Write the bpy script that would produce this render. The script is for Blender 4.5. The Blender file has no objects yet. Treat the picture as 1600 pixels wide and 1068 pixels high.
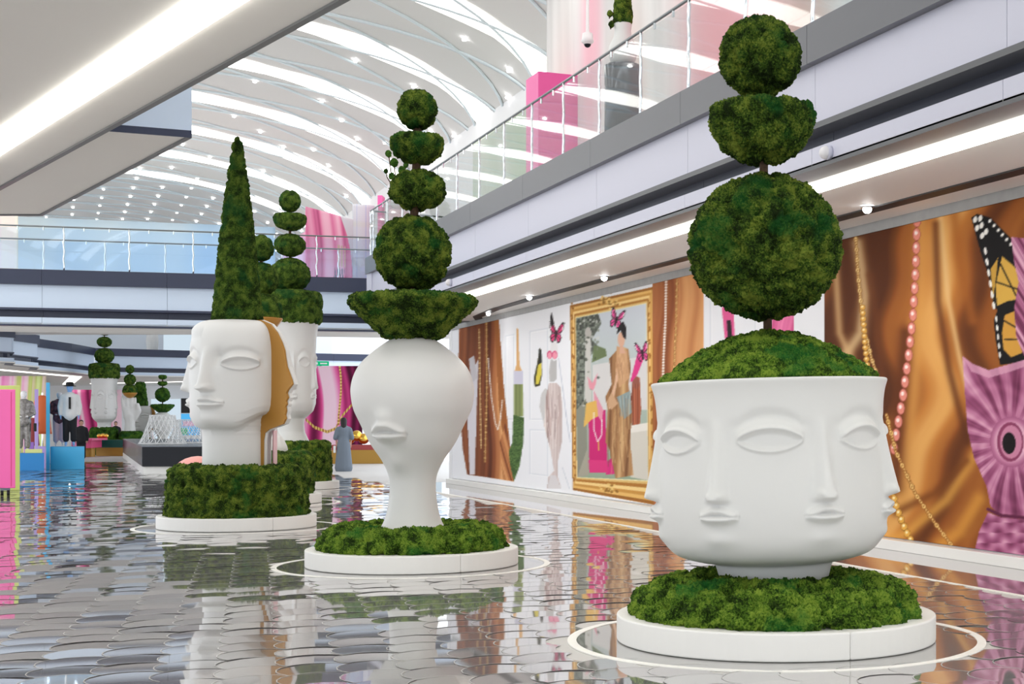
import bpy, bmesh, math, random
import numpy as np
from mathutils import Vector
random.seed(7); rng = np.random.default_rng(7)
PI = math.pi; sc = bpy.context.scene; COL = sc.collection

# ------------------------------------------------------------------ camera, world, exposure
F = 2300.0; PX = 1119.0; HY = 662.0; CH = 1.6
YAW = math.atan((PX - 80) / F); SY, CY = math.sin(YAW), math.cos(YAW)
cam_d = bpy.data.cameras.new('camera'); cam = bpy.data.objects.new('camera', cam_d); COL.objects.link(cam)
cam.location = (0, 0, CH); cam.rotation_euler = (PI/2, 0, -YAW)
cam_d.sensor_width = 36; cam_d.sensor_fit = 'HORIZONTAL'; cam_d.lens = F/1600*36
cam_d.shift_x = (800 - PX)/1600; cam_d.shift_y = (HY - 534)/1600; cam_d.clip_end = 400
sc.camera = cam
world = bpy.data.worlds.new('world'); sc.world = world; world.use_nodes = True
bg = world.node_tree.nodes['Background']; bg.inputs[0].default_value = (.90, .95, 1.0, 1); bg.inputs[1].default_value = 2.05
sc.view_settings.view_transform = 'Standard'; sc.view_settings.look = 'None'
sc.view_settings.exposure = 0.0; sc.view_settings.gamma = 1; sc.view_settings.use_curve_mapping = False
try:
    sc.cycles.use_denoising = True; sc.cycles.max_bounces = 10; sc.cycles.transparent_max_bounces = 16
except Exception: pass
BAND_E = 4.2; STRIP_E = 12.0

# ------------------------------------------------------------------ layout helpers
def W(u, d):                       # plan position seen at image column u, at depth d
    x = (u - PX)/F*d
    return (d*SY + x*CY, d*CY - x*SY)
def Z(y, d): return CH + (HY - y)/F*d
def on_x(u, wx):                   # depth where column u meets the plane x = wx
    t = (u - PX)/F
    return wx/(SY + CY*t)
def proj(x, y, z):
    d = x*SY + y*CY; r = x*CY - y*SY
    return PX + F*r/d, HY - F*(z - CH)/d
def facing(p):                     # rotation that turns local -Y to the viewer's side
    return math.atan2(p[1], p[0]) - PI/2

# ------------------------------------------------------------------ materials
def lin(c):
    return tuple(((v/12.92) if v <= .04045 else ((v+.055)/1.055)**2.4) for v in c)
MATS = {}
def mat(name, rgb=(.8,.8,.8), rough=.5, metal=0, spec=.5, ior=1.5, coat=0, emit=None, es=0, noise=0, nscale=6, bump=0, bscale=60):
    if name in MATS: return MATS[name]
    m = bpy.data.materials.new(name); m.use_nodes = True; nt = m.node_tree; b = nt.nodes['Principled BSDF']
    b.inputs['Base Color'].default_value = (*lin(rgb), 1); b.inputs['Roughness'].default_value = rough
    b.inputs['Metallic'].default_value = metal; b.inputs['IOR'].default_value = ior; b.inputs['Specular IOR Level'].default_value = spec
    b.inputs['Coat Weight'].default_value = coat
    if emit: b.inputs['Emission Color'].default_value = (*lin(emit), 1); b.inputs['Emission Strength'].default_value = es
    tc = None
    if noise or bump:
        tc = nt.nodes.new('ShaderNodeTexCoord')
    if noise:
        n = nt.nodes.new('ShaderNodeTexNoise'); n.inputs['Scale'].default_value = nscale; n.inputs['Detail'].default_value = 3
        nt.links.new(tc.outputs['Object'], n.inputs['Vector'])
        r = nt.nodes.new('ShaderNodeValToRGB'); l = lin(rgb)
        r.color_ramp.elements[0].position = .3; r.color_ramp.elements[1].position = .7
        r.color_ramp.elements[0].color = (*[v*(1-noise) for v in l], 1); r.color_ramp.elements[1].color = (*[min(1, v*(1+noise)) for v in l], 1)
        nt.links.new(n.outputs['Fac'], r.inputs['Fac']); nt.links.new(r.outputs['Color'], b.inputs['Base Color'])
    if bump:
        n = nt.nodes.new('ShaderNodeTexNoise'); n.inputs['Scale'].default_value = bscale; n.inputs['Detail'].default_value = 4
        nt.links.new(tc.outputs['Object'], n.inputs['Vector'])
        bp = nt.nodes.new('ShaderNodeBump'); bp.inputs['Strength'].default_value = bump; bp.inputs['Distance'].default_value = .01
        nt.links.new(n.outputs['Fac'], bp.inputs['Height']); nt.links.new(bp.outputs['Normal'], b.inputs['Normal'])
    MATS[name] = m; return m
def emat(name, rgb, s):
    if name in MATS: return MATS[name]
    m = bpy.data.materials.new(name); m.use_nodes = True; nt = m.node_tree; nt.nodes.clear()
    e = nt.nodes.new('ShaderNodeEmission'); e.inputs[0].default_value = (*lin(rgb), 1); e.inputs[1].default_value = s
    o = nt.nodes.new('ShaderNodeOutputMaterial'); nt.links.new(e.outputs[0], o.inputs[0]); MATS[name] = m; return m
def glass_mat(name, tint=(.93,.97,.97), refl=1.0):
    m = bpy.data.materials.new(name); m.use_nodes = True; nt = m.node_tree; nt.nodes.clear()
    t = nt.nodes.new('ShaderNodeBsdfTransparent'); t.inputs[0].default_value = (*tint, 1)
    g = nt.nodes.new('ShaderNodeBsdfGlossy'); g.inputs['Roughness'].default_value = .02
    f = nt.nodes.new('ShaderNodeLayerWeight'); f.inputs['Blend'].default_value = .5
    pw = nt.nodes.new('ShaderNodeMath'); pw.operation = 'POWER'; pw.inputs[1].default_value = 4.0
    nt.links.new(f.outputs['Facing'], pw.inputs[0])
    mu = nt.nodes.new('ShaderNodeMath'); mu.operation = 'MULTIPLY_ADD'; mu.inputs[1].default_value = refl; mu.inputs[2].default_value = .03
    mx = nt.nodes.new('ShaderNodeMixShader'); o = nt.nodes.new('ShaderNodeOutputMaterial')
    nt.links.new(pw.outputs[0], mu.inputs[0]); nt.links.new(mu.outputs[0], mx.inputs[0])
    nt.links.new(t.outputs[0], mx.inputs[1]); nt.links.new(g.outputs[0], mx.inputs[2]); nt.links.new(mx.outputs[0], o.inputs[0])
    MATS[name] = m; return m
def print_mat(name, rough=.75):
    m = bpy.data.materials.new(name); m.use_nodes = True; nt = m.node_tree; b = nt.nodes['Principled BSDF']
    a = nt.nodes.new('ShaderNodeAttribute'); a.attribute_name = 'print'
    nt.links.new(a.outputs['Color'], b.inputs['Base Color']); b.inputs['Roughness'].default_value = rough; b.inputs['Specular IOR Level'].default_value = .2
    MATS[name] = m; return m
def moss_mat(name, c0, c1, c2, c3, sc_=1.0):
    m = bpy.data.materials.new(name); m.use_nodes = True; nt = m.node_tree; b = nt.nodes['Principled BSDF']
    tc = nt.nodes.new('ShaderNodeTexCoord')
    def noise(s, det, rough=.6):
        n = nt.nodes.new('ShaderNodeTexNoise'); n.inputs['Scale'].default_value = s*sc_; n.inputs['Detail'].default_value = det
        n.inputs['Roughness'].default_value = rough; nt.links.new(tc.outputs['Object'], n.inputs['Vector']); return n
    n1 = noise(7, 2); n2 = noise(60, 5, .75); n3 = noise(3.2, 1)
    ad = nt.nodes.new('ShaderNodeMix'); ad.data_type = 'FLOAT'; ad.inputs[0].default_value = .55
    nt.links.new(n1.outputs['Fac'], ad.inputs[2]); nt.links.new(n2.outputs['Fac'], ad.inputs[3])
    r = nt.nodes.new('ShaderNodeValToRGB'); cr = r.color_ramp
    cr.elements[0].position = .435; cr.elements[0].color = (*lin(c0), 1); cr.elements[1].position = .575; cr.elements[1].color = (*lin(c2), 1)  # moss speckle; its deep lows also stand in for shade in the crevices
    e = cr.elements.new(.5); e.color = (*lin(c1), 1)
    nt.links.new(ad.outputs[0], r.inputs['Fac'])
    r2 = nt.nodes.new('ShaderNodeValToRGB'); r2.color_ramp.elements[0].position = .56; r2.color_ramp.elements[1].position = .66
    nt.links.new(n3.outputs['Fac'], r2.inputs['Fac'])
    mx = nt.nodes.new('ShaderNodeMix'); mx.data_type = 'RGBA'
    ml = nt.nodes.new('ShaderNodeMath'); ml.operation = 'MULTIPLY'; ml.inputs[1].default_value = .6
    nt.links.new(r2.outputs['Color'], ml.inputs[0]); nt.links.new(ml.outputs[0], mx.inputs[0])
    nt.links.new(r.outputs['Color'], mx.inputs[6]); mx.inputs[7].default_value = (*lin(c3), 1)
    nt.links.new(mx.outputs[2], b.inputs['Base Color']); b.inputs['Roughness'].default_value = .95; b.inputs['Specular IOR Level'].default_value = .15
    bp = nt.nodes.new('ShaderNodeBump'); bp.inputs['Strength'].default_value = .8; bp.inputs['Distance'].default_value = .02
    n4 = noise(90, 3, .7); nt.links.new(n4.outputs['Fac'], bp.inputs['Height']); nt.links.new(bp.outputs['Normal'], b.inputs['Normal'])
    MATS[name] = m; return m

mat('white_matte', (.875,.875,.87), .42, bump=.02, bscale=30)
mat('pedestal_white', (.95,.945,.935), .45)
mat('fascia', (.82,.82,.885), .35)
mat('fascia_blue_tint', (.80,.86,.94), .35)  # bluish light on the far bridge is tinted into this fascia colour
mat('parapet', (.40,.405,.43), .35)
mat('navy', (.17,.20,.30), .35)
mat('recess', (.26,.275,.33), .4)
mat('soffit', (.885,.875,.86), .6)
mat('vault', (.885,.88,.87), .6)
mat('rib', (.90,.945,.965), .5)
mat('dark_trim', (.38,.385,.40), .4)
mat('track', (.10,.10,.11), .5)
mat('grey_concrete', (.62,.62,.62), .7, noise=.06)
mat('plinth_white', (.95,.945,.93), .25)
mat('wall_white', (.93,.93,.94), .5)
mat('wall_pale', (.86,.89,.93), .5)
mat('floor_base', (.80,.79,.78), .5)
mat('joint', (.76,.755,.75), .5)
mat('tile', (.79,.785,.79), .03, metal=.68)
mat('tile_b', (.81,.80,.80), .035, metal=.68)
mat('tile_c', (.76,.745,.755), .03, metal=.66)
mat('ring_disc', (.73,.725,.72), .02, metal=.6)
mat('ring_white', (.985,.98,.96), .4)
mat('gold', (.70,.50,.20), .35, metal=.25)
mat('gold_shiny', (.95,.75,.35), .18, metal=1)
mat('stem', (.30,.22,.15), .9, noise=.3, nscale=30, bump=.6)
mat('chrome', (.88,.90,.92), .12, metal=1)
mat('rail', (.45,.47,.48), .3, metal=.7)
mat('pink', (.93,.38,.66), .4); mat('lime', (.76,.82,.45), .5); mat('sky_blue', (.27,.70,.90), .4); mat('deep_blue', (.05,.49,.76), .4)
mat('lilac', (.72,.62,.86), .5); mat('violet', (.58,.40,.74), .5); mat('butter', (.88,.88,.55), .5); mat('salmon', (.95,.66,.63), .5)
mat('black_gloss', (.05,.06,.10), .25, spec=.25); mat('black', (.06,.06,.065), .5); mat('emerald', (.05,.36,.33), .3); mat('hot_pink', (.86,.27,.50), .4)
mat('mustard', (.68,.52,.22), .4, metal=.3); mat('steel_grey', (.42,.44,.47), .25, metal=.6)
mat('skin', (.78,.60,.52), .6); mat('hair', (.10,.08,.08), .6); mat('grey_dress', (.44,.48,.53), .8); mat('cloth_black', (.10,.10,.12), .8)
mat('cloth_white', (.92,.92,.92), .8); mat('silver_cloth', (.58,.56,.55), .35, metal=.4, noise=.3, nscale=14); mat('print_jacket', (.45,.28,.32), .7, noise=.7, nscale=10)
mat('orange_cloth', (.90,.45,.25), .7); mat('maroon_cloth', (.62,.26,.26), .7); mat('mannequin', (.93,.92,.93), .35); mat('blue_skin', (.55,.72,.93), .5)
mat('pale_pink', (.95,.80,.83), .5); mat('cylinder_dark', (.30,.32,.35), .15, metal=.5)
emat('light_band', (1,.99,.965), BAND_E); emat('light_strip', (1,.985,.94), STRIP_E); emat('spot', (1,1,1), 25); emat('vault_spot', (1,1,1), 14)
emat('shop_glow', (.88,.95,1), .85); emat('exit_green', (.10,.75,.50), .9); emat('screen_blue', (.35,.72,.95), 1.0); emat('screen_pink', (.90,.62,.80), 1.0); emat('screen_green', (.30,.75,.55), .8)
emat('far_strip', (1,.98,.95), 3.0)
glass_mat('glass', (.965,.985,.985), .8); glass_mat('far_glass', (.90,.95,1.0), .6)
print_mat('mural_print')
moss_mat('moss', (.105,.16,.045), (.245,.355,.105), (.46,.52,.19), (.07,.33,.13))
moss_mat('moss_bed_mat', (.13,.20,.05), (.32,.46,.13), (.52,.62,.22), (.09,.40,.16))
moss_mat('moss_dark', (.12,.18,.06), (.23,.34,.11), (.38,.46,.17), (.07,.29,.14))
moss_mat('moss_far', (.11,.20,.06), (.20,.34,.10), (.32,.45,.15), (.08,.28,.14), .6)

# ------------------------------------------------------------------ mesh helpers
def tag(o, label=None, cat=None, group=None, kind=None):
    if label: o['label'] = label
    if cat: o['category'] = cat
    if group: o['group'] = group
    if kind: o['kind'] = kind
    return o
def link(name, me, m, parent=None, smooth=False):
    if m is not None:
        me.materials.append(MATS[m] if isinstance(m, str) else m)
    o = bpy.data.objects.new(name, me); COL.objects.link(o)
    if parent: o.parent = parent
    if smooth: me.polygons.foreach_set('use_smooth', [True]*len(me.polygons))
    return o
def empty(name, loc=(0,0,0), rz=0):
    o = bpy.data.objects.new(name, None); COL.objects.link(o); o.location = loc; o.rotation_euler = (0,0,rz); o.empty_display_size = .1
    return o
class MB:
    def __init__(s): s.v = []; s.f = []
    def add(s, vs, fs):
        k = len(s.v); s.v += [tuple(p) for p in vs]; s.f += [tuple(i+k for i in f) for f in fs]; return s
    def prism(s, pts, z0, z1):          # plan polygon
        a = sum(pts[i][0]*pts[(i+1) % len(pts)][1] - pts[(i+1) % len(pts)][0]*pts[i][1] for i in range(len(pts)))
        if a < 0: pts = pts[::-1]
        n = len(pts)
        return s.add([(x,y,z0) for x,y in pts] + [(x,y,z1) for x,y in pts],
            [tuple(range(n-1,-1,-1)), tuple(range(n,2*n))] + [(i,(i+1)%n,(i+1)%n+n,i+n) for i in range(n)])
    def box(s, x0, x1, y0, y1, z0, z1): return s.prism([(x0,y0),(x1,y0),(x1,y1),(x0,y1)], z0, z1)
    def tube(s, pts, r, n=8, caps=True):
        pts = [Vector(p) for p in pts]; rs = r if isinstance(r, (list,tuple)) else [r]*len(pts)
        k = len(pts); vs = []
        for i, p in enumerate(pts):
            t = (pts[min(i+1,k-1)] - pts[max(i-1,0)]).normalized()
            a = Vector((0,0,1)) if abs(t.z) < .9 else Vector((1,0,0))
            b = t.cross(a).normalized(); c = t.cross(b)
            vs += [p + rs[i]*(math.cos(2*PI*j/n)*b + math.sin(2*PI*j/n)*c) for j in range(n)]
        fs = [(i*n+j, i*n+(j+1)%n, (i+1)*n+(j+1)%n, (i+1)*n+j) for i in range(k-1) for j in range(n)]
        if caps: fs += [tuple(range(n-1,-1,-1)), tuple(range((k-1)*n, k*n))]
        return s.add(vs, fs)
    def lathe(s, prof, n=32, c=(0,0), a0=0, a1=2*PI):
        full = abs(a1-a0-2*PI) < 1e-6; m = n if full else n+1
        vs = []
        for r, z in prof:
            for j in range(m):
                a = a0 + (a1-a0)*j/n; vs.append((c[0]+r*math.sin(a), c[1]-r*math.cos(a), z))
        fs = []
        for i in range(len(prof)-1):
            for j in range(n):
                q = (j+1) % m if full else j+1
                fs.append((i*m+j, i*m+q, (i+1)*m+q, (i+1)*m+j))
        if full:
            if prof[0][0] > 1e-4: fs.append(tuple(range(m-1,-1,-1)))
            if prof[-1][0] > 1e-4: fs.append(tuple(range((len(prof)-1)*m, len(prof)*m)))
        return s.add(vs, fs)
    def ball(s, c, r, n=12, sq=(1,1,1)):
        prof = [(r*math.sin(PI*i/n), -r*math.cos(PI*i/n)) for i in range(n+1)]
        k = len(s.v); s.lathe(prof, n*2)
        s.v[k:] = [(c[0]+x*sq[0], c[1]+y*sq[1], c[2]+z*sq[2]) for x,y,z in s.v[k:]]
        return s
    def build(s, name, m, parent=None, smooth=False, bevel=0):
        me = bpy.data.meshes.new(name); me.from_pydata(s.v, [], s.f); me.update()
        o = link(name, me, m, parent, smooth)
        if bevel:
            b = o.modifiers.new('bevel', 'BEVEL'); b.width = bevel; b.segments = 2; b.limit_method = 'ANGLE'
        return o
def grid_mesh(name, V, closed_u=False):
    nz, nu, _ = V.shape
    idx = np.arange(nz*nu).reshape(nz, nu)
    if closed_u:
        a = idx[:-1]; b = np.roll(a, -1, 1); c = np.roll(idx[1:], -1, 1); d = idx[1:]
    else:
        a = idx[:-1,:-1]; b = idx[:-1,1:]; c = idx[1:,1:]; d = idx[1:,:-1]
    q = np.stack([a,b,c,d], -1).reshape(-1,4)
    me = bpy.data.meshes.new(name)
    me.vertices.add(nz*nu); me.vertices.foreach_set('co', V.reshape(-1).astype(np.float32))
    me.loops.add(q.size); me.loops.foreach_set('vertex_index', q.reshape(-1).astype(np.int32))
    me.polygons.add(len(q)); me.polygons.foreach_set('loop_start', np.arange(0,q.size,4,dtype=np.int32))
    me.update(calc_edges=True); me.validate()
    return me
def poly_mesh(name, verts, k):           # many k-gons, verts (n*k,3)
    n = len(verts)//k; me = bpy.data.meshes.new(name)
    me.vertices.add(n*k); me.vertices.foreach_set('co', np.asarray(verts, np.float32).reshape(-1))
    me.loops.add(n*k); me.loops.foreach_set('vertex_index', np.arange(n*k, dtype=np.int32))
    me.polygons.add(n); me.polygons.foreach_set('loop_start', np.arange(0,n*k,k,dtype=np.int32))
    me.update(calc_edges=True); return me
def copy_tree(o, parent=None):
    c = o.copy(); COL.objects.link(c)
    if parent: c.parent = parent
    for ch in list(o.children): copy_tree(ch, c)
    return c
def sstep(a, b, x):
    t = np.clip((x-a)/(b-a), 0, 1); return t*t*(3-2*t)
# noise
def _h(i, j, k, s):
    n = (i*73856093) ^ (j*19349663) ^ (k*83492791) ^ (s*2654435761)
    n = n & 0xffffffff; n = ((n ^ (n >> 15))*2246822519) & 0xffffffff; n = ((n ^ (n >> 13))*3266489917) & 0xffffffff
    return ((n ^ (n >> 16)) & 0xffffff)/float(0xffffff)
def worley(P, cell, seed=1):
    Q = P/cell; I = np.floor(Q).astype(np.int64); best = np.full(len(P), 9.0)
    for a in (-1,0,1):
        for b in (-1,0,1):
            for c in (-1,0,1):
                i, j, k = I[:,0]+a, I[:,1]+b, I[:,2]+c
                dx = i+_h(i,j,k,seed)-Q[:,0]; dy = j+_h(i,j,k,seed+7)-Q[:,1]; dz = k+_h(i,j,k,seed+13)-Q[:,2]
                best = np.minimum(best, dx*dx+dy*dy+dz*dz)
    return np.sqrt(best)
def moss(name, prof, m, parent, nth=160, step=.02, lump=.13, amp=.035, fuzz=.006, seed=1, c=(0,0), loc=None):
    """a clumpy moss body turned from a profile [(r,z),...] bottom to top"""
    pr = np.array(prof, float); seg = np.hypot(*(pr[1:]-pr[:-1]).T); L = np.concatenate([[0], np.cumsum(seg)])
    n = max(8, int(L[-1]/step)); s = np.linspace(0, L[-1], n)
    R = np.interp(s, L, pr[:,0]); Zz = np.interp(s, L, pr[:,1])
    k = max(1, n//40)
    for _ in range(2):
        for A in (R, Zz):
            A[1:-1] = (A[:-2]+2*A[1:-1]+A[2:])/4
    dr = np.gradient(R); dz = np.gradient(Zz); ln = np.hypot(dr, dz)+1e-9; nr, nz = dz/ln, -dr/ln
    th = np.linspace(0, 2*PI, nth, endpoint=False)
    st, ct = np.sin(th)[None], -np.cos(th)[None]
    V = np.stack([R[:,None]*st, R[:,None]*ct, np.repeat(Zz[:,None], nth, 1)], -1)
    N = np.stack([nr[:,None]*st, nr[:,None]*ct, np.repeat(nz[:,None], nth, 1)], -1)
    P = V.reshape(-1,3)
    amp = amp*1.35; fuzz = fuzz*1.6
    h = amp*np.sqrt(np.clip(1-(worley(P+3.1*seed, lump, seed)/.80)**2, 0, 1)) - amp*.6
    h += amp*.50*np.sqrt(np.clip(1-(worley(P+1.7, lump*.36, seed+3)/.74)**2, 0, 1)) - amp*.3
    if step < .022: h += amp*.26*(1-worley(P+.7, max(lump*.16, step*1.6), seed+5)) - amp*.13
    h += rng.uniform(-fuzz, fuzz, len(P))
    V = (P + N.reshape(-1,3)*h[:,None]).reshape(V.shape)
    V[0,:,:2] *= .0 if prof[0][0] < .02 else 1; V[-1,:,:2] *= .0 if prof[-1][0] < .02 else 1
    V[...,0] += c[0]; V[...,1] += c[1]
    me = grid_mesh(name, V, True)
    o = link(name, me, m, parent, smooth=True)
    if loc: o.location = loc
    return o
def ell(r, h, z, n=18):                  # ball / ellipsoid profile
    return [(r*math.sin(PI*i/n), z - h*math.cos(PI*i/n)) for i in range(n+1)]
def cupshape(r, z0, z1, rb=.0, n=10, lip=.05):   # rounded bowl with a nearly flat top
    p = [(rb*.0, z0)]
    for i in range(n+1):
        a = PI/2*i/n; p.append((rb+(r-rb)*math.sin(a), z0+(z1-z0-lip)*(1-math.cos(a))))
    return p + [(r*.97, z1-lip*.3), (r*.8, z1), (0, z1+.01)]

# ------------------------------------------------------------------ THE SETTING: floor
floor = MB().prism([(-40,-14),(16,-14),(16,130),(-40,130)], -.2, -.006).build('floor', 'floor_base'); tag(floor, kind='structure', label='glossy grey floor of fish-scale tiles')
PLANTS = {'bowl': W(1212, 11.04), 'lips': W(645, 16.77), 'head': W(371, 22.9), 'hand': W(408, 29.9), 'tall': W(453, 36.5)}
RING = 1.555
TR = .27; ang = math.radians(128); cdir = np.array([math.cos(ang), math.sin(ang)]); pdir = np.array([-cdir[1], cdir[0]])
def scale_outline(R):
    g = R*1.0; pts = []
    for i in range(9): a = PI*i/8; pts.append((g*math.cos(a), g*math.sin(a)))
    for i in range(1, 5): a = PI/2*(1-i/4); pts.append((-R+R*1.0*math.cos(a) if i < 4 else 0, -R+R*1.0*math.sin(a)))
    for i in range(1, 4): a = PI - PI/2*i/4; pts.append((R+R*1.0*math.cos(a), -R+R*1.0*math.sin(a)))
    return np.array(pts)
so = scale_outline(TR); K = len(so)
cent = []
for i in range(-250, 250):
    for j in range(-125, 125):
        p = cdir*(i*TR) + pdir*(j*2*TR + (TR if i % 2 else 0))
        cent.append(p)
cent = np.array(cent)
dd = cent[:,0]*SY + cent[:,1]*CY; rr_ = cent[:,0]*CY - cent[:,1]*SY
uu = PX + F*rr_/np.maximum(dd, .1)
keep = (dd > 7.5) & (dd < 62) & (uu > -160) & (uu < 1780) & (cent[:,0] < 8.12)
for p in PLANTS.values(): keep &= np.hypot(cent[:,0]-p[0], cent[:,1]-p[1]) > RING - .02
cent = cent[keep]; dd = dd[keep]; uu = uu[keep]
tilt = rng.normal(0, .0085, (len(cent), 2)); zo = rng.uniform(-.0005, .0005, len(cent))
vis = (uu > -20) & (uu < 1620) & (dd > 9.05)
order = np.argsort(np.where(vis, dd, 1e6)); near = set(order[:300].tolist())
loc3 = np.concatenate([so[:,0:1]*pdir[None] + so[:,1:2]*cdir[None]], 1)   # K,2 plan offsets
protos = [poly_mesh('floor_tile', np.column_stack([loc3, np.zeros(K)]), K) for _ in range(3)]
for k, me in enumerate(protos): me.materials.append(MATS[['tile','tile_b','tile_c'][k]])
kinds = rng.integers(0, 3, len(cent))
far_idx = {0: [], 1: [], 2: []}
for i in range(len(cent)):
    if i in near:
        o = bpy.data.objects.new('floor_tile', protos[kinds[i]]); COL.objects.link(o); o.parent = floor
        o.location = (cent[i,0], cent[i,1], zo[i]); o.rotation_euler = (tilt[i,1], -tilt[i,0], 0)
    else: far_idx[kinds[i]].append(i)
allv = []; mi = []
for k in range(3):
    ix = np.array(far_idx[k]); z = zo[ix][:,None] + tilt[ix,0:1]*loc3[None,:,0] + tilt[ix,1:2]*loc3[None,:,1]
    v = np.stack([cent[ix,0:1]+loc3[None,:,0], cent[ix,1:2]+loc3[None,:,1], z], -1).reshape(-1,3)
    allv.append(v); mi += [k]*len(ix)
me = poly_mesh('floor_tiles', np.concatenate(allv), K)
for n_ in ('tile','tile_b','tile_c'): me.materials.append(MATS[n_])
me.polygons.foreach_set('material_index', mi)
ft = bpy.data.objects.new('floor_tiles', me); COL.objects.link(ft); ft.parent = floor; ft['kind'] = 'stuff'
nj = np.where(vis & (dd < 18))[0]; na = 10; aa = np.linspace(.02, PI-.02, na+1)
jq = []
for i in nj:
    for k in range(na):
        q = []
        for r_, a_ in ((TR-.0032,aa[k]),(TR+.0032,aa[k]),(TR+.0032,aa[k+1]),(TR-.0032,aa[k+1])):
            o2 = pdir*(r_*math.cos(a_)) + cdir*(r_*math.sin(a_)); q.append((cent[i,0]+o2[0], cent[i,1]+o2[1], .0032))
        jq += q
jl = link('tile_joints', poly_mesh('tile_joints', np.array(jq), 4), 'joint', floor); jl['kind'] = 'stuff'
# polished discs and white rings round the planters, white line along the mural
def ring_mesh(r0, r1, z0, z1, c, n=96):
    return MB().lathe([(r0,z0),(r1,z0),(r1,z1),(r0,z1),(r0,z0)], n, c)
for k, p in PLANTS.items():
    MB().lathe([(RING-.03,-.004),(RING-.03,.001),(0,.001)], 96, p).build('polished_disc', 'ring_disc', floor)
    ring_mesh(RING-.066, RING, -.004, .004, p).build('floor_ring', 'ring_white', floor)
MB().box(8.22, 8.275, -8, 40, -.005, .004).build('floor_line', 'ring_white', floor)
MB().box(8.275, 9.86, -8, 40, -.005, .001).build('floor_border', 'tile_c', floor)

# ------------------------------------------------------------------ vault
VX, VA, VZ, VB = 1.0, 10.3, 9.4, 3.2
def vault_z(x): return VZ + VB*math.sqrt(max(0, 1-((x-VX)/VA)**2))
def vpt(t, y, off=0):               # t 0..1 across, left to right
    a = PI*(1-t); return (VX+(VA-off)*math.cos(a), y, VZ+(VB-off)*math.sin(a))
yy = np.arange(-12, 94.1, 2.0); tt = np.linspace(0, 1, 49)
V = np.array([[vpt(t, y) for t in tt] for y in yy])
ceil = link('ceiling', grid_mesh('ceiling', V), 'vault', smooth=True); tag(ceil, kind='structure', label='pale barrel-vaulted ceiling with glowing arched light bands')
BY = [6.2+5.65*i for i in range(12)]       # bands at 34.4, 40.1, 45.8 ...
for by in BY:
    nseg = 12
    for s in range(nseg):
        t0, t1 = .06+.90*s/nseg, .06+.90*(s+1)/nseg
        vs = []; n = 5
        for i in range(n):
            t = t0+(t1-t0)*(i/(n-1))*.99
            wv = .46+.28*abs(math.sin(PI*(t*6.0)))  # lens-shaped openings
            vs.append([vpt(t, by-wv, .03), vpt(t, by+wv, .03)])
        A = np.array(vs)
        link('light_panel', grid_mesh('light_panel', A), 'light_band', ceil)
# thin crossing ribs on the vault and lamps at their nodes
def strip(name, pts, w, m, parent):
    A = []
    for i, p in enumerate(pts):
        p = Vector(p); q = Vector(pts[min(i+1,len(pts)-1)]) - Vector(pts[max(i-1,0)])
        nrm = Vector(((p.x-VX)/VA**2, 0, (p.z-VZ)/VB**2+1e-6)).normalized()
        s = q.cross(nrm).normalized()*w/2
        A.append([p-s, p+s])
    A = np.array([[list(a), list(b)] for a,b in A])
    B = A.copy(); B[...,2] += .04
    me = grid_mesh(name, np.stack([B[:,0],A[:,0],A[:,1],B[:,1]], 1))
    return link(name, me, m, parent)
for k in range(-6, 40):
    y0 = -8 + 2.825*k
    for sgn in (1, -1):
        pts = []
        for i in range(33):
            t = .05+.92*i/32
            y = y0 + sgn*(t-.5)*9.0
            if -12 < y < 92: pts.append(vpt(t, y, .045))
        if len(pts) > 4: strip('ceiling_rib', pts, .13, 'rib', ceil)
lampme = MB().lathe([(.0,-.02),(.05,-.02),(.06,.02)], 8); lm = bpy.data.meshes.new('ceiling_lamp'); lm.from_pydata(lampme.v, [], lampme.f); lm.materials.append(MATS['vault_spot'])
nl = 0
for k in range(0, 66):
    for i in range(1, 12):
        t = .04+.92*i/12 + (.038 if k % 2 else 0); y = 22 + 1.4125*k
        if y > 92: continue
        if min(abs(y-b) for b in BY) < .75: continue
        if y < 70 and (i*7+k*3) % 5 not in (0, 2): continue
        x, _, z = vpt(t, y, .06)
        u, v = proj(x, y, z)
        if not (-20 < u < 1000 and v > -10): continue
        o = bpy.data.objects.new('ceiling_lamp', lm); COL.objects.link(o); o.parent = ceil; o.location = (x, y, z); nl += 1
# end wall of the vault
MB().box(-12, 16, 93.8, 94.2, 5.6, 13).build('wall_far', 'wall_pale').__setitem__('kind', 'structure')

# ------------------------------------------------------------------ galleries: bands of panels along a path
GL = [  # z0, z1, inset, material, name
    (5.34, 5.75, 0.0, 'parapet', 'parapet_panel'), (4.70, 5.34, .10, 'fascia', 'fascia_panel'), (4.66, 4.72, .06, 'dark_trim', 'edge_trim'),
    (4.465, 4.66, .32, 'recess', 'recess_panel'), (4.25, 4.465, .06, 'fascia', 'lower_panel'), (4.235, 4.275, .04, 'dark_trim', 'edge_trim')]
def gallery(root, path, side, mats=None, panel=3.4, depth=.35, layers=GL):
    """path: plan points; side +1 if the body lies to the left of the direction of travel"""
    mats = mats or {}
    for (z0, z1, ins, m, nm) in layers:
        for a, b in zip(path[:-1], path[1:]):
            a = Vector(a); b = Vector(b); L = (b-a).length; t = (b-a)/L; nrm = Vector((-t.y, t.x))*side
            n = max(1, round(L/panel)) if nm.endswith('panel') else 1
            for i in range(n):
                p = a + t*(L*i/n + .004); q = a + t*(L*(i+1)/n - .004)
                MB().prism([p+nrm*ins, q+nrm*ins, q+nrm*(ins+depth), p+nrm*(ins+depth)], z0, z1).build(nm, mats.get(m, m), root)
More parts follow.
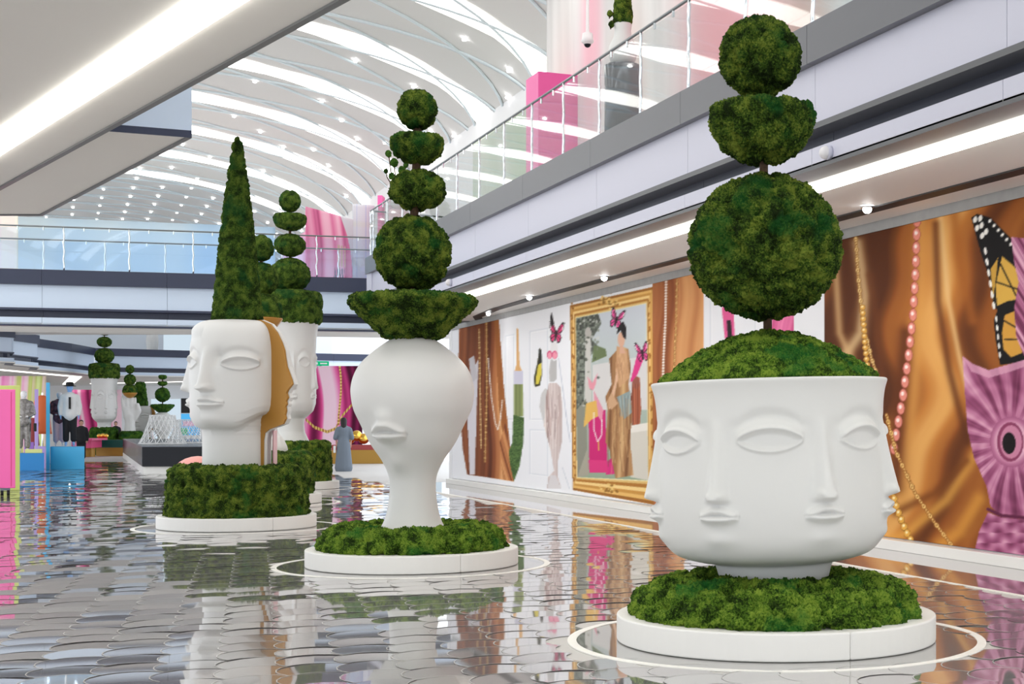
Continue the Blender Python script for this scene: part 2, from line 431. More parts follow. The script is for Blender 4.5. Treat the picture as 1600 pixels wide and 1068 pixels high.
def balustrade(root, path, side, spacing, inset, z0, z1, glass='glass', first=0.0, post_r=.022, clamps=True):
    for a, b in zip(path[:-1], path[1:]):
        a = Vector(a); b = Vector(b); L = (b-a).length; t = (b-a)/L; nrm = Vector((-t.y, t.x))*side
        n = int((L-first)/spacing); ps = [first + spacing*i for i in range(n+1)]
        if ps[0] > .2: ps = [0] + ps
        if L-ps[-1] > .2: ps.append(L)
        for i, s in enumerate(ps):
            p = a + t*s + nrm*inset
            nz = 14; pts = []
            for k in range(nz+1):
                z = z0 + (z1-z0)*k/nz; tw = .012*math.sin(k*1.3)
                pts.append((p.x+t.x*tw, p.y+t.y*tw, z))
            MB().tube(pts, post_r, 6).build('post', 'chrome', root, True)
            if i+1 < len(ps):
                q = a + t*ps[i+1] + nrm*inset; p2 = p + t*.03; q2 = q - t*.03; w = nrm*.006
                MB().prism([p2-w, q2-w, q2+w, p2+w], z0+.02, z1-.05).build('glass_pane', glass, root)
                if clamps:
                    for f_ in (.3, .7):
                        c = p2 + (q2-p2)*f_
                        MB().tube([(c.x,c.y,z1-.10),(c.x,c.y,z1-.01)], .018, 6).build('clamp', 'chrome', root)
        p, q = a + nrm*inset, b + nrm*inset
        MB().tube([(p.x,p.y,z1),(q.x,q.y,z1)], .022, 8).build('handrail', 'rail', root, True)
GX = 7.16; GY1 = 37.2
gal_r = empty('gallery_right'); tag(gal_r, 'long white upper gallery edge above the mural, grey parapet', kind='structure')
gallery(gal_r, [(GX,-6.7),(GX,GY1),(15,GY1+1.2)], -1)
MB().prism([(GX+.06,-6.7),(GX+.06,GY1-.05),(15,GY1+1.1),(15,-6.7)], 4.25, 4.30).build('soffit', 'soffit', gal_r)
MB().prism([(GX+.1,-6.7),(GX+.1,GY1-.05),(15,GY1+1.1),(15,-6.7)], 5.60, 5.70).build('gallery_floor', 'soffit', gal_r)
MB().box(7.69, 7.88, -6, 35.5, 4.20, 4.252).build('light_strip', 'light_strip', gal_r)
tp = [(9.22,-6),(9.22,30),(9.3,33),(9.55,35.5),(10.1,37.2)]
tv = []
for (x0,y0),(x1,y1) in zip(tp[:-1], tp[1:]):
    MB().prism([(x0-.09,y0),(x0+.13,y0),(x1+.13,y1),(x1-.09,y1)], 4.232, 4.252).build('lamp_track', 'track', gal_r)
bal_r = empty('glass_balustrade'); tag(bal_r, 'glass balustrade with twisted chrome posts along the right upper gallery', 'balustrade')
balustrade(bal_r, [(GX+.12,-6.15),(GX+.12,GY1-.1)], -1, 1.65, 0, 5.75, 6.92, first=.0)
balustrade(bal_r, [(GX+.12,GY1-.1),(10.7,GY1+.45)], -1, 1.65, 0, 5.75, 6.92, first=1.65)
for i, u in enumerate((1355, 944, 827, 763)):
    y = (322, 431, 462, 487)[i]; d = F*(4.24-CH)/(HY-y); p = W(u, d)
    t = empty('spotlight', (p[0], p[1], 4.235)); MB().ball((0,0,-.035), .055, 8, (1,1,.9)).build('lens', 'spot', t); MB().lathe([(.055,-.02),(.085,-.02),(.085,.0),(.055,.0),(.055,-.02)], 16).build('collar', 'chrome', t)
    tag(t, ['bright spotlight under the gallery, right of the large moss ball', 'bright spotlight under the gallery above the gold picture frame', 'bright spotlight on the curved black track, middle of the three', 'bright spotlight at the far end of the curved black track'][i], 'spotlight', 'spotlights in the black track')
    for k in range(1):
        ld = bpy.data.lights.new('spot_light', 'SPOT'); ld.energy = 160; ld.spot_size = math.radians(110); ld.spot_blend = .8; ld.shadow_soft_size = .06; ld.color = (1,.97,.92)
        lo = bpy.data.objects.new('spot_light', ld); COL.objects.link(lo); lo.location = (0,0,-.03); lo.parent = t
# dome cameras on the gallery front
for i, (u, y) in enumerate(((1286, 238), (699, 441))):
    d = on_x(u, GX-.02); p = W(u, d); t = empty('dome_camera', (GX+.06, p[1], Z(y, d)))
    MB().tube([(0,0,0),(-.05,0,0)], [.075,.07], 20).build('mount', 'fascia', t, True); MB().ball((-.05,0,0), .068, 10).build('dome', 'mannequin', t, True)
    tag(t, ('white dome security camera on the gallery edge under the bowl-shaped moss', 'white dome security camera on the gallery edge near the mural end')[i], 'camera')

# ------------------------------------------------------------------ mural wall
MX = 9.86; MZ0, MZ1 = .14, 4.12; MY1 = 39.2
wr = empty('wall_right'); tag(wr, 'long wall under the gallery carrying the printed mural', kind='structure')
MB().box(MX+.02, MX+.3, -6, MY1, 0, 4.25).build('wall_core', 'wall_white', wr)
MB().box(MX-.02, MX+.3, -6, MY1, MZ1, 4.25).build('bulkhead', 'grey_concrete', wr)
MB().box(MX-.16, MX+.02, -6, MY1, .0, .13).build('baseboard_right', 'plinth_white', wr, bevel=.008)
cv = [(MX, MY1)] + [(MX+2.2*(1-math.cos(a)), MY1+2.2*math.sin(a)) for a in np.linspace(.1, PI/2, 10)] + [(15, MY1+2.2)]
b = MB()
for p, q in zip(cv[:-1], cv[1:]): b.prism([p, q, (q[0]+.2,q[1]-.2), (p[0]+.2,p[1]-.2)], 0, 4.25)
b.build('wall_curve', 'wall_white', wr)

# ---- painter: a canvas laid out over the wall
CU0, CV0, CW, CHh = 690, 280, 1090, 660
cvs = np.zeros((CHh, CW, 3)); gU, gY = np.meshgrid(np.arange(CW)+CU0+.5, np.arange(CHh)+CV0+.5)
def inpoly(pts, U, Y):
    r = np.zeros(U.shape, bool); n = len(pts)
    for i in range(n):
        (x0,y0),(x1,y1) = pts[i], pts[(i+1)%n]
        if y0 == y1: continue
        c = ((y0 > Y) != (y1 > Y)) & (U < (x1-x0)*(Y-y0)/(y1-y0)+x0); r ^= c
    return r
def bb(x0, y0, x1, y1):
    return (slice(max(0,int(y0-CV0)-2), max(0,min(CHh,int(y1-CV0)+3))), slice(max(0,int(x0-CU0)-2), max(0,min(CW,int(x1-CU0)+3))))
def P(pts, col, al=1.0):
    xs = [p[0] for p in pts]; ys = [p[1] for p in pts]; s = bb(min(xs),min(ys),max(xs),max(ys))
    U, Y = gU[s], gY[s]; m = sum(inpoly(pts, U+dx, Y+dy).astype(float) for dx in (-.25,.25) for dy in (-.25,.25))/4*al
    c = col(U, Y) if callable(col) else np.array(col)
    cvs[s] = cvs[s]*(1-m[...,None]) + c*m[...,None]
def E(cx, cy, rx, ry, col, al=1.0, rot=0):
    P([(cx+rx*math.cos(a)*math.cos(rot)-ry*math.sin(a)*math.sin(rot), cy+rx*math.cos(a)*math.sin(rot)+ry*math.sin(a)*math.cos(rot)) for a in np.linspace(0, 2*PI, 22)[:-1]], col, al)
def Ln(pts, w, col, al=1.0):
    for (x0,y0),(x1,y1) in zip(pts[:-1], pts[1:]):
        s = bb(min(x0,x1)-w, min(y0,y1)-w, max(x0,x1)+w, max(y0,y1)+w); U, Y = gU[s], gY[s]
        dx, dy = x1-x0, y1-y0; t = np.clip(((U-x0)*dx+(Y-y0)*dy)/(dx*dx+dy*dy+1e-9), 0, 1)
        m = np.clip(w/2+.5-np.hypot(U-x0-t*dx, Y-y0-t*dy), 0, 1)*al
        cvs[s] = cvs[s]*(1-m[...,None]) + np.array(col)*m[...,None]
def along(pts, step):
    out = []; acc = 0
    for (x0,y0),(x1,y1) in zip(pts[:-1], pts[1:]):
        L = math.hypot(x1-x0, y1-y0); s = -acc
        s = step-acc if acc else 0
        while s < L: out.append((x0+(x1-x0)*s/L, y0+(y1-y0)*s/L, math.atan2(y1-y0,x1-x0))); s += step
        acc = (L-(s-step))
    return out
def beads(pts, step, r, c, hi, dark=None, ry=None):
    for x, y, a in along(pts, step):
        if dark: E(x, y, r*1.12, (ry or r)*1.12, dark)
        E(x, y, r, ry or r, c); E(x-r*.15, y-(ry or r)*.25, r*.45, (ry or r)*.35, hi)
def chain(pts, step, r, c, dk):
    for i, (x, y, a) in enumerate(along(pts, step)):
        E(x, y, r*1.25, r*(.9 if i % 2 else .6), dk, rot=a); E(x, y, r, r*(.6 if i % 2 else .35), c, rot=a); E(x, y, r*.4, r*.25, dk, rot=a)
def n1(s, seed):
    i = np.floor(s).astype(np.int64); f = s-i; f = f*f*(3-2*f); z = i*0
    return _h(i, z, z, seed)*(1-f) + _h(i+1, z, z, seed)*f
def drape(stops, w, seed, slope=0.0, bend=0.0, y0=400):
    cols = np.array([s[1] for s in stops]); pos = np.array([s[0] for s in stops])
    def f(U, Y):
        wob = 10*np.sin(Y/61+seed)+6*np.sin(Y/27+seed*2)
        s = (U + slope*(Y-y0) + bend*((Y-y0)/100)**2 + wob*w/40)/w
        v = .62*n1(s, seed) + .28*n1(s*2.3+5, seed+1) + .10*n1(s*5.1, seed+2)
        v = np.clip((v-.5)*1.5+.5, 0, 1)
        return np.stack([np.interp(v, pos, cols[:,k]) for k in range(3)], -1)
    return f
GOLD = [(0,(.34,.17,.07)),(.25,(.56,.31,.12)),(.5,(.77,.49,.22)),(.75,(.90,.67,.38)),(1,(1,.90,.70))]
COPP = [(0,(.38,.18,.09)),(.3,(.60,.34,.19)),(.55,(.78,.52,.32)),(.8,(.90,.68,.46)),(1,(.97,.84,.68))]
# white panelled room
cvs[:] = (.925,.925,.945)
def wl(u): return 510-.229*(u-718), 742+.149*(u-718)        # top and bottom of the print at column u
for (u0, u1) in ((790,803),(828,856),(1065,1090),(1110,1180)):
    for (a, b_) in ((.12,.62),(.68,.93)):
        q = [(u, wl(u)[0]+(wl(u)[1]-wl(u)[0])*k) for u, k in ((u0,a),(u1,a),(u1,b_),(u0,b_))]
        Ln(q+[q[0]], 1.6, (.86,.87,.90)); Ln([(x+2,y+2) for x,y in q]+[(q[0][0]+2,q[0][1]+2)], .8, (.97,.97,.98))
# far drapes on the left of the room
P([(718,470),(778,490),(786,600),(802,745),(803,752),(760,745),(730,741),(723,700),(716,600)], drape(COPP, 13, 5, .02))
P([(735,585),(748,560),(745,640),(742,741),(734,741),(730,640)], (.86,.84,.87)); P([(733,560),(741,555),(746,590),(736,600)], (.80,.78,.80))
P([(772,490),(779,490),(788,610),(803,750),(797,750),(780,640)], (.62,.37,.18))
P([(781,690),(790,660),(803,751),(786,749)], drape(COPP, 5, 9, -.3))
chain([(749,515),(750,600),(752,700)], 4, 1.8, (.95,.85,.62), (.66,.46,.25)); chain([(760,500),(761,600),(758,720)], 5, 2.2, (.93,.80,.52), (.60,.38,.18))
beads([(763,560),(768,620),(774,660),(778,671),(782,655),(785,625)], 2.6, 1.1, (.93,.92,.90), (1,1,1))
# brush
P([(807,512),(810,514),(812,570),(816,580),(804,580),(807,570)], (.87,.68,.45)); P([(803,579),(817,579),(817,601),(803,601)], (.80,.79,.86))
P([(803,600),(817,600),(818,650),(803,650)], lambda U,Y: np.stack([.42+.2*n1(U/1.2,3)+0*Y, .46+.2*n1(U/1.2,3)+0*Y, .30+.1*n1(U/1.2,3)+0*Y], -1))
def mossp(U, Y):
    v = _h(np.floor(U/1.6).astype(np.int64), np.floor(Y/1.6).astype(np.int64), (U*0).astype(np.int64), 4)
    return np.stack([.20+.18*v, .30+.20*v, .14+.12*v], -1)
P([(802,648),(819,652),(818,690),(812,728),(803,752),(797,725),(795,705),(801,690)], mossp)
# statue with a butterfly
P([(852,606),(846,615),(843,635),(850,662),(856,655),(858,610)], (.80,.79,.79))
P([(858,598),(870,598),(876,605),(879,640),(878,690),(872,720),(872,745),(877,763),(855,763),(857,745),(866,735),(860,700),(850,665),(853,620)], drape([(0,(.58,.48,.46)),(.5,(.78,.71,.70)),(1,(.92,.88,.87))], 3.5, 12, .0))
for k in range(22):
    x = random.uniform(854, 877); y = random.uniform(606, 670); Ln([(x,y),(x+random.uniform(-2,2),y+20),(x+(866-x)*.4,y+42)], 1.1, ((.60,.50,.49),(.94,.91,.90),(.74,.62,.60))[k%3], .5)
P([(861,560),(870,562),(870,592),(866,596),(859,596),(858,580)], (.74,.73,.73)); E(866, 548, 6, 16, (.90,.89,.90)); P([(860,742),(869,742),(877,763),(855,763)], (.85,.83,.84))
E(859, 554, 4.2, 6.5, (.85,.34,.50)); E(867, 554, 4.2, 6.5, (.88,.40,.55)); E(859, 555, 3, 5, (.95,.62,.70)); E(867, 555, 3, 5, (.95,.62,.70))
def butterfly(cx, cy, s, c, dk=(.10,.07,.09), rot=0, sx=1.0):
    def T(p): x, y = p[0]*sx*s, p[1]*s; return (cx+x*math.cos(rot)-y*math.sin(rot), cy+x*math.sin(rot)+y*math.cos(rot))
    for sg in (-1, 1):
        w = [(0,0),(.25,-.7),(.75,-1.25),(1.02,-1.15),(.95,-.6),(.6,-.1)]; h = [(0,0),(.6,-.05),(.8,.3),(.6,.75),(.3,.85),(.1,.4)]
        for q in (w, h): P([T((sg*x,y)) for x,y in q], dk)
        P([T((sg*(x*.80+.06),y*.82-.04)) for x,y in w], c); P([T((sg*(x*.80+.06),y*.82+.03)) for x,y in h], c)
        P([T((sg*x,y)) for x,y in ((.62,-1.15),(1.02,-1.2),(.95,-.75))], dk)
        for k in range(4): E(*T((sg*(.95-.05*k), -1.05+.17*k)), .05*s*sx+.4, .05*s+.4, (.95,.92,.95))
        for e in ((.6,-.8),(.75,-.35),(.55,.45)): Ln([T((0,0)), T((sg*e[0],e[1]))], .9, dk)
    Ln([T((0,-.35)), T((0,.6))], max(1.6,.12*s), dk)
butterfly(869, 522, 16, (.90,.28,.50), rot=.1, sx=.72); P([(862,487),(866,505),(861,512),(860,495)], (.12,.09,.10))
P([(843,543),(846,546),(847,585),(844,602),(836,604),(834,592),(840,565)], (.22,.20,.10)); P([(841,570),(846,566),(846,585),(842,600),(837,600),(838,588)], (.85,.78,.30)); P([(842,545),(846,548),(847,566),(842,568)], (.16,.16,.14))
Ln([(873,560),(880,610),(885,650),(891,690)], 1.2, (.75,.77,.82)); Ln([(879,730),(890,763)], 1.0, (.80,.82,.86))
# gilt frame with a plain figure picture
fo = [(891,477),(1021,448),(1021,788),(895,765)]; fi = [(900,497),(1010,474),(1013,750),(902,745)]
P(fo, (.78,.55,.26))
for k, c in ((.0,(.62,.40,.16)),(.16,(.90,.72,.42)),(.34,(.80,.58,.28)),(.5,(.95,.82,.55)),(.68,(.70,.47,.20)),(.84,(.88,.74,.46)),(.95,(.93,.88,.70))):
    q = [(a[0]+(b_[0]-a[0])*k, a[1]+(b_[1]-a[1])*k) for a, b_ in zip(fo, fi)]; P(q, c)
for k in range(60):
    s = (k % 15)/15
    for (a, b_) in ((fo[0],fo[3]),(fi[1],(1019,780))):
        x, y = a[0]+(b_[0]-a[0])*s+3, a[1]+(b_[1]-a[1])*s; E(x+random.uniform(-1,2), y+random.uniform(-5,5), 1.2, 2.0, (.62,.40,.15))
for cx, cy in ((950,470),(953,763)):
    for k in range(26): E(cx+random.gauss(0,7), cy+random.gauss(0,5), 2.2, 1.6, (.60,.42,.18) if k % 2 else (.92,.78,.48))
P(fi, lambda U,Y: np.stack([.80-.0008*(Y-480), .82-.0006*(Y-480), .86-.0011*(Y-480)], -1))
P([(900,497),(935,490),(940,505),(925,530),(935,540),(920,560),(915,590),(912,640),(905,660),(901,660)], lambda U,Y: np.stack([.26+.3*_h(np.floor(U/3).astype(np.int64),np.floor(Y/3).astype(np.int64),(U*0).astype(np.int64),8)]*3, -1)*np.array([.95,1,.92]))
P([(925,566),(948,556),(947,545),(934,540),(928,540)], (.42,.48,.33)); P([(926,570),(1012,555),(1012,640),(926,640)], (.84,.83,.83))
P([(915,515),(923,512),(924,600),(924,640),(913,640)], (.80,.79,.77)); E(919, 520, 5, 9, (.72,.70,.68))
P([(901,640),(916,622),(918,700),(904,745),(902,745)], (.55,.55,.50)); P([(902,745),(918,700),(920,742)], (.66,.64,.58))
P([(985,670),(1012,665),(1013,750),(985,745)], (.83,.81,.77)); P([(985,664),(1012,660),(1012,672),(985,676)], (.90,.88,.85))
P([(920,645),(946,640),(950,738),(921,738)], (.80,.14,.45)); P([(950,720),(962,710),(963,740),(947,741)], (.84,.18,.50)); P([(920,718),(948,719),(950,738),(921,738)], (.86,.22,.50))
P([(990,585),(1000,590),(1002,640),(1000,662),(988,664),(986,620)], drape([(0,(.42,.20,.14)),(1,(.72,.40,.28))], 3, 21)); E(994, 598, 6, 9, (.58,.34,.28))
P([(952,560),(970,540),(982,545),(986,575),(982,600),(988,640),(985,690),(990,742),(962,747),(952,700),(946,690),(950,640),(946,620),(956,600)], drape([(0,(.48,.32,.20)),(.5,(.68,.50,.33)),(1,(.82,.67,.48))], 5, 31, .05))
P([(964,540),(980,548),(984,590),(968,606),(962,580)], (.80,.62,.46)); P([(966,590),(960,620),(952,640),(950,632),(960,600),(964,575)], (.86,.70,.58)); P([(964,620),(985,610),(987,645),(975,655)], (.56,.62,.62)); P([(948,628),(956,612),(966,630),(955,640)], (.80,.64,.50))
for k in range(34):
    x = random.uniform(950, 984); y = random.uniform(612, 700); Ln([(x,y),(x+random.uniform(-3,1),y+22),(x+random.uniform(-2,4),min(742,y+46))], random.uniform(.9,1.8), ((.86,.71,.52),(.50,.34,.22),(.74,.56,.38))[k%3], .55)
for k in range(14):
    x = random.uniform(964, 982); y = random.uniform(550, 590); Ln([(x,y),(x+random.uniform(-3,3),y+14)], 1.2, ((.90,.74,.58),(.64,.46,.33))[k%2], .5)
for k in range(8): Ln([(966+k*2.6,618),(970+k*1.8,650)], 1.0, ((.42,.48,.50),(.72,.77,.76))[k%2], .6)
for k in range(40): E(random.uniform(902,936), random.uniform(498,640), random.uniform(1,3), random.uniform(1,3), ((.22,.24,.20),(.50,.52,.46),(.82,.82,.80))[k%3], .7)
for k in range(10): Ln([(988+k*1.4,600),(987+k*1.5,660)], .9, ((.40,.18,.12),(.80,.50,.36))[k%2], .5)
E(971, 530, 5.5, 12, (.86,.68,.58)); P([(964,522),(966,508),(974,502),(979,512),(978,530),(974,526),(970,516)], (.10,.08,.09)); P([(968,540),(974,540),(978,552),(968,552)], (.84,.66,.56))
P([(985,596),(998,545),(1006,560),(996,585),(988,596)], (.85,.22,.52)); butterfly(1004, 552, 15, (.90,.30,.58), rot=-.15, sx=.7); butterfly(963, 500, 15, (.93,.35,.62), rot=.25, sx=.75)
P([(918,588),(926,598),(934,582),(931,600),(927,610),(921,606)], (.90,.60,.66)); P([(928,610),(936,625),(943,640),(941,660),(935,650),(929,630)], (.88,.58,.66)); P([(916,630),(932,625),(935,650),(925,655),(912,668)], (.88,.70,.36))
beads([(928,645),(928,670),(934,690),(940,680),(941,655)], 2.8, 1.2, (.93,.90,.88), (1,1,1)); Ln([(935,690),(936,703)], 2, (.85,.60,.35))
# drapes either side of the bowl, pink strips behind the big moss ball
P([(1020,430),(1100,415),(1100,560),(1090,640),(1064,780),(1021,790)], drape(COPP, 22, 41, .0))
beads([(1041,440),(1040,500),(1037,560),(1036,590)], 4.5, 1.9, (.93,.88,.84), (1,1,1), (.72,.55,.42)); chain([(1058,438),(1056,520),(1052,600)], 5, 2.3, (.93,.80,.52), (.60,.38,.18))
P([(1128,480),(1146,476),(1150,560),(1136,560)], (.88,.36,.58)); P([(1136,500),(1142,500),(1146,540),(1138,545)], (.15,.10,.12)); P([(1212,450),(1242,446),(1240,560),(1200,560)], drape([(0,(.75,.18,.42)),(1,(.95,.55,.72))], 10, 3, .15))
# large satin drape on the right
P([(1288,300),(1790,200),(1790,930),(1288,860)], drape(GOLD, 74, 57, .12, 1.6))
def smooth_path(q): return q
def swag(pts, w, c, al=.7):
    x0, x1 = min(p[0] for p in pts), max(p[0] for p in pts); y0, y1 = min(p[1] for p in pts), max(p[1] for p in pts)
    s = bb(x0-w, y0-w, x1+w, y1+w); U, Y = gU[s], gY[s]; D = np.full(U.shape, 1e9)
    q = np.array(pts, float); tq = np.linspace(0, len(q)-1, 60); qs = np.column_stack([np.interp(tq, np.arange(len(q)), smooth_path(q)[:,i]) for i in (0,1)])
    for (ax_,ay_),(bx_,by_) in zip(qs[:-1], qs[1:]):
        dx, dy = bx_-ax_, by_-ay_; t = np.clip(((U-ax_)*dx+(Y-ay_)*dy)/(dx*dx+dy*dy+1e-9), 0, 1); D = np.minimum(D, np.hypot(U-ax_-t*dx, Y-ay_-t*dy))
    m = np.exp(-(D/(w*.36))**2)*al
    cvs[s] = cvs[s]*(1-m[...,None]) + np.array(c)*m[...,None]
swag([(1340,380),(1352,460),(1345,520),(1318,560)], 26, (.95,.82,.62)); swag([(1470,340),(1482,470),(1500,560),(1520,640),(1530,680)], 14, (.93,.78,.55)); swag([(1462,350),(1466,470),(1484,580),(1512,690)], 18, (.36,.18,.07))
swag([(1440,330),(1440,480),(1425,640),(1410,790)], 30, (.86,.62,.32)); swag([(1415,520),(1405,640),(1400,760)], 34, (.36,.17,.07), .8); swag([(1530,700),(1480,780),(1420,830),(1380,850)], 26, (.90,.66,.30)); swag([(1510,720),(1460,770),(1400,800)], 20, (.45,.24,.08))
swag([(1530,780),(1500,830),(1470,850)], 34, (.88,.62,.26)); swag([(1490,320),(1498,400),(1520,500)], 26, (.66,.38,.14)); swag([(1305,400),(1312,520),(1330,560)], 18, (.86,.70,.50)); swag([(1360,430),(1375,540),(1380,600)], 20, (.42,.22,.10))
chain([(1337,366),(1341,430),(1348,500),(1362,560),(1372,590)], 8, 4.0, (.95,.84,.58), (.62,.40,.18)); beads([(1348,480),(1352,540),(1356,575)], 9, 4.2, (.88,.66,.30), (1,.94,.72), (.52,.32,.12))
beads([(1433,345),(1431,420),(1427,490),(1420,555),(1411,620),(1402,670),(1394,716)], 21, 5.6, (.90,.56,.50), (1,.92,.90), (.62,.26,.24), 9.2)
chain([(1386,650),(1400,705),(1430,770),(1460,815),(1492,858)], 9, 4.4, (.95,.80,.50), (.60,.36,.14)); beads([(1394,768),(1404,800),(1416,830),(1428,852)], 11.5, 4.6, (.90,.68,.30), (1,.95,.75), (.50,.30,.10), 6)
# monarch wing and pink ceramic owls
BK = (.07,.06,.07); YL = (.86,.68,.30)
P([(1518,340),(1527,334),(1548,340),(1580,372),(1610,410),(1610,470),(1575,478),(1560,485),(1553,478),(1545,430),(1533,395)], BK)
P([(1566,400),(1590,420),(1605,440),(1605,465),(1575,470),(1558,478),(1556,445)], YL); P([(1548,420),(1560,402),(1556,440),(1552,470)], (.80,.62,.26))
P([(1560,482),(1610,465),(1610,560),(1590,566),(1563,570),(1556,530),(1553,500)], BK); P([(1570,492),(1605,478),(1605,548),(1580,558),(1568,545),(1566,520)], (.84,.62,.26))
for q in (((1560,405),(1592,470)),((1556,440),(1600,455)),((1575,400),(1603,440)),((1568,500),(1603,520)),((1570,530),(1602,530))): Ln(q, 2.2, BK)
for x, y in ((1524,343),(1532,341),(1534,352),(1527,356),(1541,362),(1535,368)): E(x, y, 3.4, 5.2, (.96,.95,.93), rot=.3)
for k in range(7): E(1547+k*6.6, 345+k*7.2, 2.2, 3.4, (.96,.95,.93), rot=.7)
for k in range(6): E(1540+k*2.6, 392+k*17, 2.4, 6.0, (.96,.95,.93), rot=-.15)
for k in range(5): E(1557+k*1.4, 498+k*14, 1.8, 5, (.96,.95,.93), rot=-.1)
OP = [(0,(.36,.13,.25)),(.4,(.60,.31,.46)),(.7,(.75,.47,.61)),(1,(.90,.70,.79))]
P([(1580,370),(1600,372),(1660,360),(1680,480),(1640,560),(1600,555),(1588,525),(1585,480),(1592,440),(1585,410)], drape(OP, 5, 71, -.6))
def owl(U, Y):
    dx, dy = U-1581, (Y-690)*.86; a = np.arctan2(dy, dx); r = np.hypot(dx, dy)
    v = .52 + .24*np.clip((r-28)/20, 0, 1)*np.tanh(2.2*np.sin(a*19+.5*np.sin(r/13)+2.0*n1(a*4+20,6))) + .10*np.sin(r/17) + .22*(n1(a*30+60,3)-.5) + .15*(n1(r/9+a*3+40,8)-.5) + .12*np.clip(-dx/70,0,1)
    v = np.where(r < 34, .75-.3*np.cos(r/6), v)
    v = np.clip(v - .25*np.clip((U-1640)/60,0,1), 0, 1)
    pos = [s[0] for s in OP]; cols = np.array([s[1] for s in OP])
    return np.stack([np.interp(v, pos, cols[:,k]) for k in range(3)], -1)
P([(1504,556),(1520,568),(1545,578),(1580,568),(1620,556),(1700,560),(1720,700),(1690,800),(1640,815),(1565,808),(1548,790),(1542,760),(1522,715),(1512,670)], owl)
P([(1504,556),(1520,568),(1545,578),(1580,568),(1620,556),(1620,566),(1580,580),(1545,590),(1518,580)], (.88,.66,.76), .7)
E(1579, 690, 21, 31, (.55,.24,.38)); E(1580, 690, 17, 26, (.80,.52,.64)); E(1577, 692, 10.5, 17, (.08,.05,.07))
def owlb(U, Y):
    v = .55+.3*np.sin(U/7.0+np.where(np.floor(Y/16).astype(int) % 2, PI/2, 0))*np.cos(Y/16*PI)+.1*np.sin(U/3)
    pos = [s[0] for s in OP]; cols = np.array([s[1] for s in OP]); v = np.clip(v, 0, 1)
    return np.stack([np.interp(v, pos, cols[:,k]) for k in range(3)], -1)
P([(1544,800),(1565,808),(1640,815),(1690,800),(1720,930),(1515,900),(1523,862),(1530,830)], owlb); Ln([(1544,795),(1565,805),(1640,812)], 5, (.38,.14,.26))

def lin_np(c): c = np.clip(c, 0, 1); return np.where(c <= .04045, c/12.92, ((c+.055)/1.055)**2.4)
def set_print(me, cols):
    at = me.color_attributes.new('print', 'FLOAT_COLOR', 'POINT')
    at.data.foreach_set('color', np.column_stack([lin_np(cols), np.ones(len(cols))]).astype(np.float32).reshape(-1))
us = np.concatenate([np.arange(706, 1760, 1.7), [1760]])
ys_w = np.array([W(u, on_x(u, MX))[1] for u in us]); zz = np.linspace(MZ0, MZ1, 330)
YW, ZW = np.meshgrid(ys_w, zz); Vm = np.stack([np.full_like(YW, MX), YW, ZW], -1)
dW = MX*SY + YW*CY; uW = PX + F*(MX*CY - YW*SY)/dW; vW = HY - F*(ZW-CH)/dW
fx = np.clip(uW-CU0-.5, 0, CW-1.001); fy = np.clip(vW-CV0-.5, 0, CHh-1.001); ix, iy = fx.astype(int), fy.astype(int); ax, ay = (fx-ix)[...,None], (fy-iy)[...,None]
cm = cvs[iy,ix]*(1-ax)*(1-ay) + cvs[iy,ix+1]*ax*(1-ay) + cvs[iy+1,ix]*(1-ax)*ay + cvs[iy+1,ix+1]*ax*ay
me = grid_mesh('mural', Vm); set_print(me, cm.reshape(-1,3))
mural = link('mural', me, 'mural_print'); tag(mural, 'long printed mural of gold drapes, butterflies, framed picture and pink owl', 'mural')
so_ = mural.modifiers.new('solid', 'SOLIDIFY'); so_.thickness = .006; so_.offset = 0

def print_panel(name, p0, p1, z0, z1, fn, nx=60, nz=60, parent=None, thick=.04, curve=0):
    s = np.linspace(0, 1, nx); t = np.linspace(0, 1, nz); S, T = np.meshgrid(s, t)
    p0 = np.array(p0); p1 = np.array(p1); dv = p1-p0; nr = np.array([-dv[1], dv[0]])/np.hypot(*dv)
    b_ = curve*4*S*(1-S)
    Vp = np.stack([p0[0]+S*dv[0]+nr[0]*b_, p0[1]+S*dv[1]+nr[1]*b_, z0+T*(z1-z0)], -1)
    me = grid_mesh(name, Vp); set_print(me, fn(S.reshape(-1), T.reshape(-1)))
    o = link(name, me, 'mural_print', parent)
    m_ = o.modifiers.new('solid', 'SOLIDIFY'); m_.thickness = thick; m_.offset = 0
    return o

# ------------------------------------------------------------------ upper right walls behind the glass
wu = MB().box(11.0, 11.3, 20, 94, 5.7, 10.6).build('wall_upper', 'wall_white'); tag(wu, kind='structure', label='pale upper wall under the vault')
def upmural(S, T):
    c = np.tile(np.array([.905,.90,.895]), (len(S), 1))
    def blob(s0, t0, rs, rt, col, al):
        m = np.exp(-(((S-s0)/rs)**2+((T-t0)/rt)**2)**1.5)*al; c[:] = c*(1-m[:,None]) + np.array(col)*m[:,None]
    v = n1(S*60, 5)*.5+n1(S*140+T*3, 6)*.5; c[:] = c*(1-.10*(v[:,None]-.4))
    blob(.16, .72, .035, .5, (.96,.70,.76), .75); blob(.06, .3, .05, .5, (.93,.82,.80), .6); blob(.27, .35, .05, .35, (.93,.76,.72), .6)
    blob(.52, .45, .11, .55, (.96,.66,.70), .95); blob(.66, .2, .06, .25, (.70,.45,.38), .6); blob(.80, .5, .12, .6, (.74,.80,.82), .8); blob(.93, .4, .05, .5, (.95,.70,.74), .8)
    return c
ym = print_panel('upper_mural', (9.9, W(858, on_x(858, 9.9))[1]), (9.9, 12.5), 5.72, 10.9, upmural, 160, 60, thick=.12); tag(ym, 'tall pale mural with pink brush shapes behind the glass balustrade', 'mural')
y0 = W(857, on_x(857, 9.2))[1]
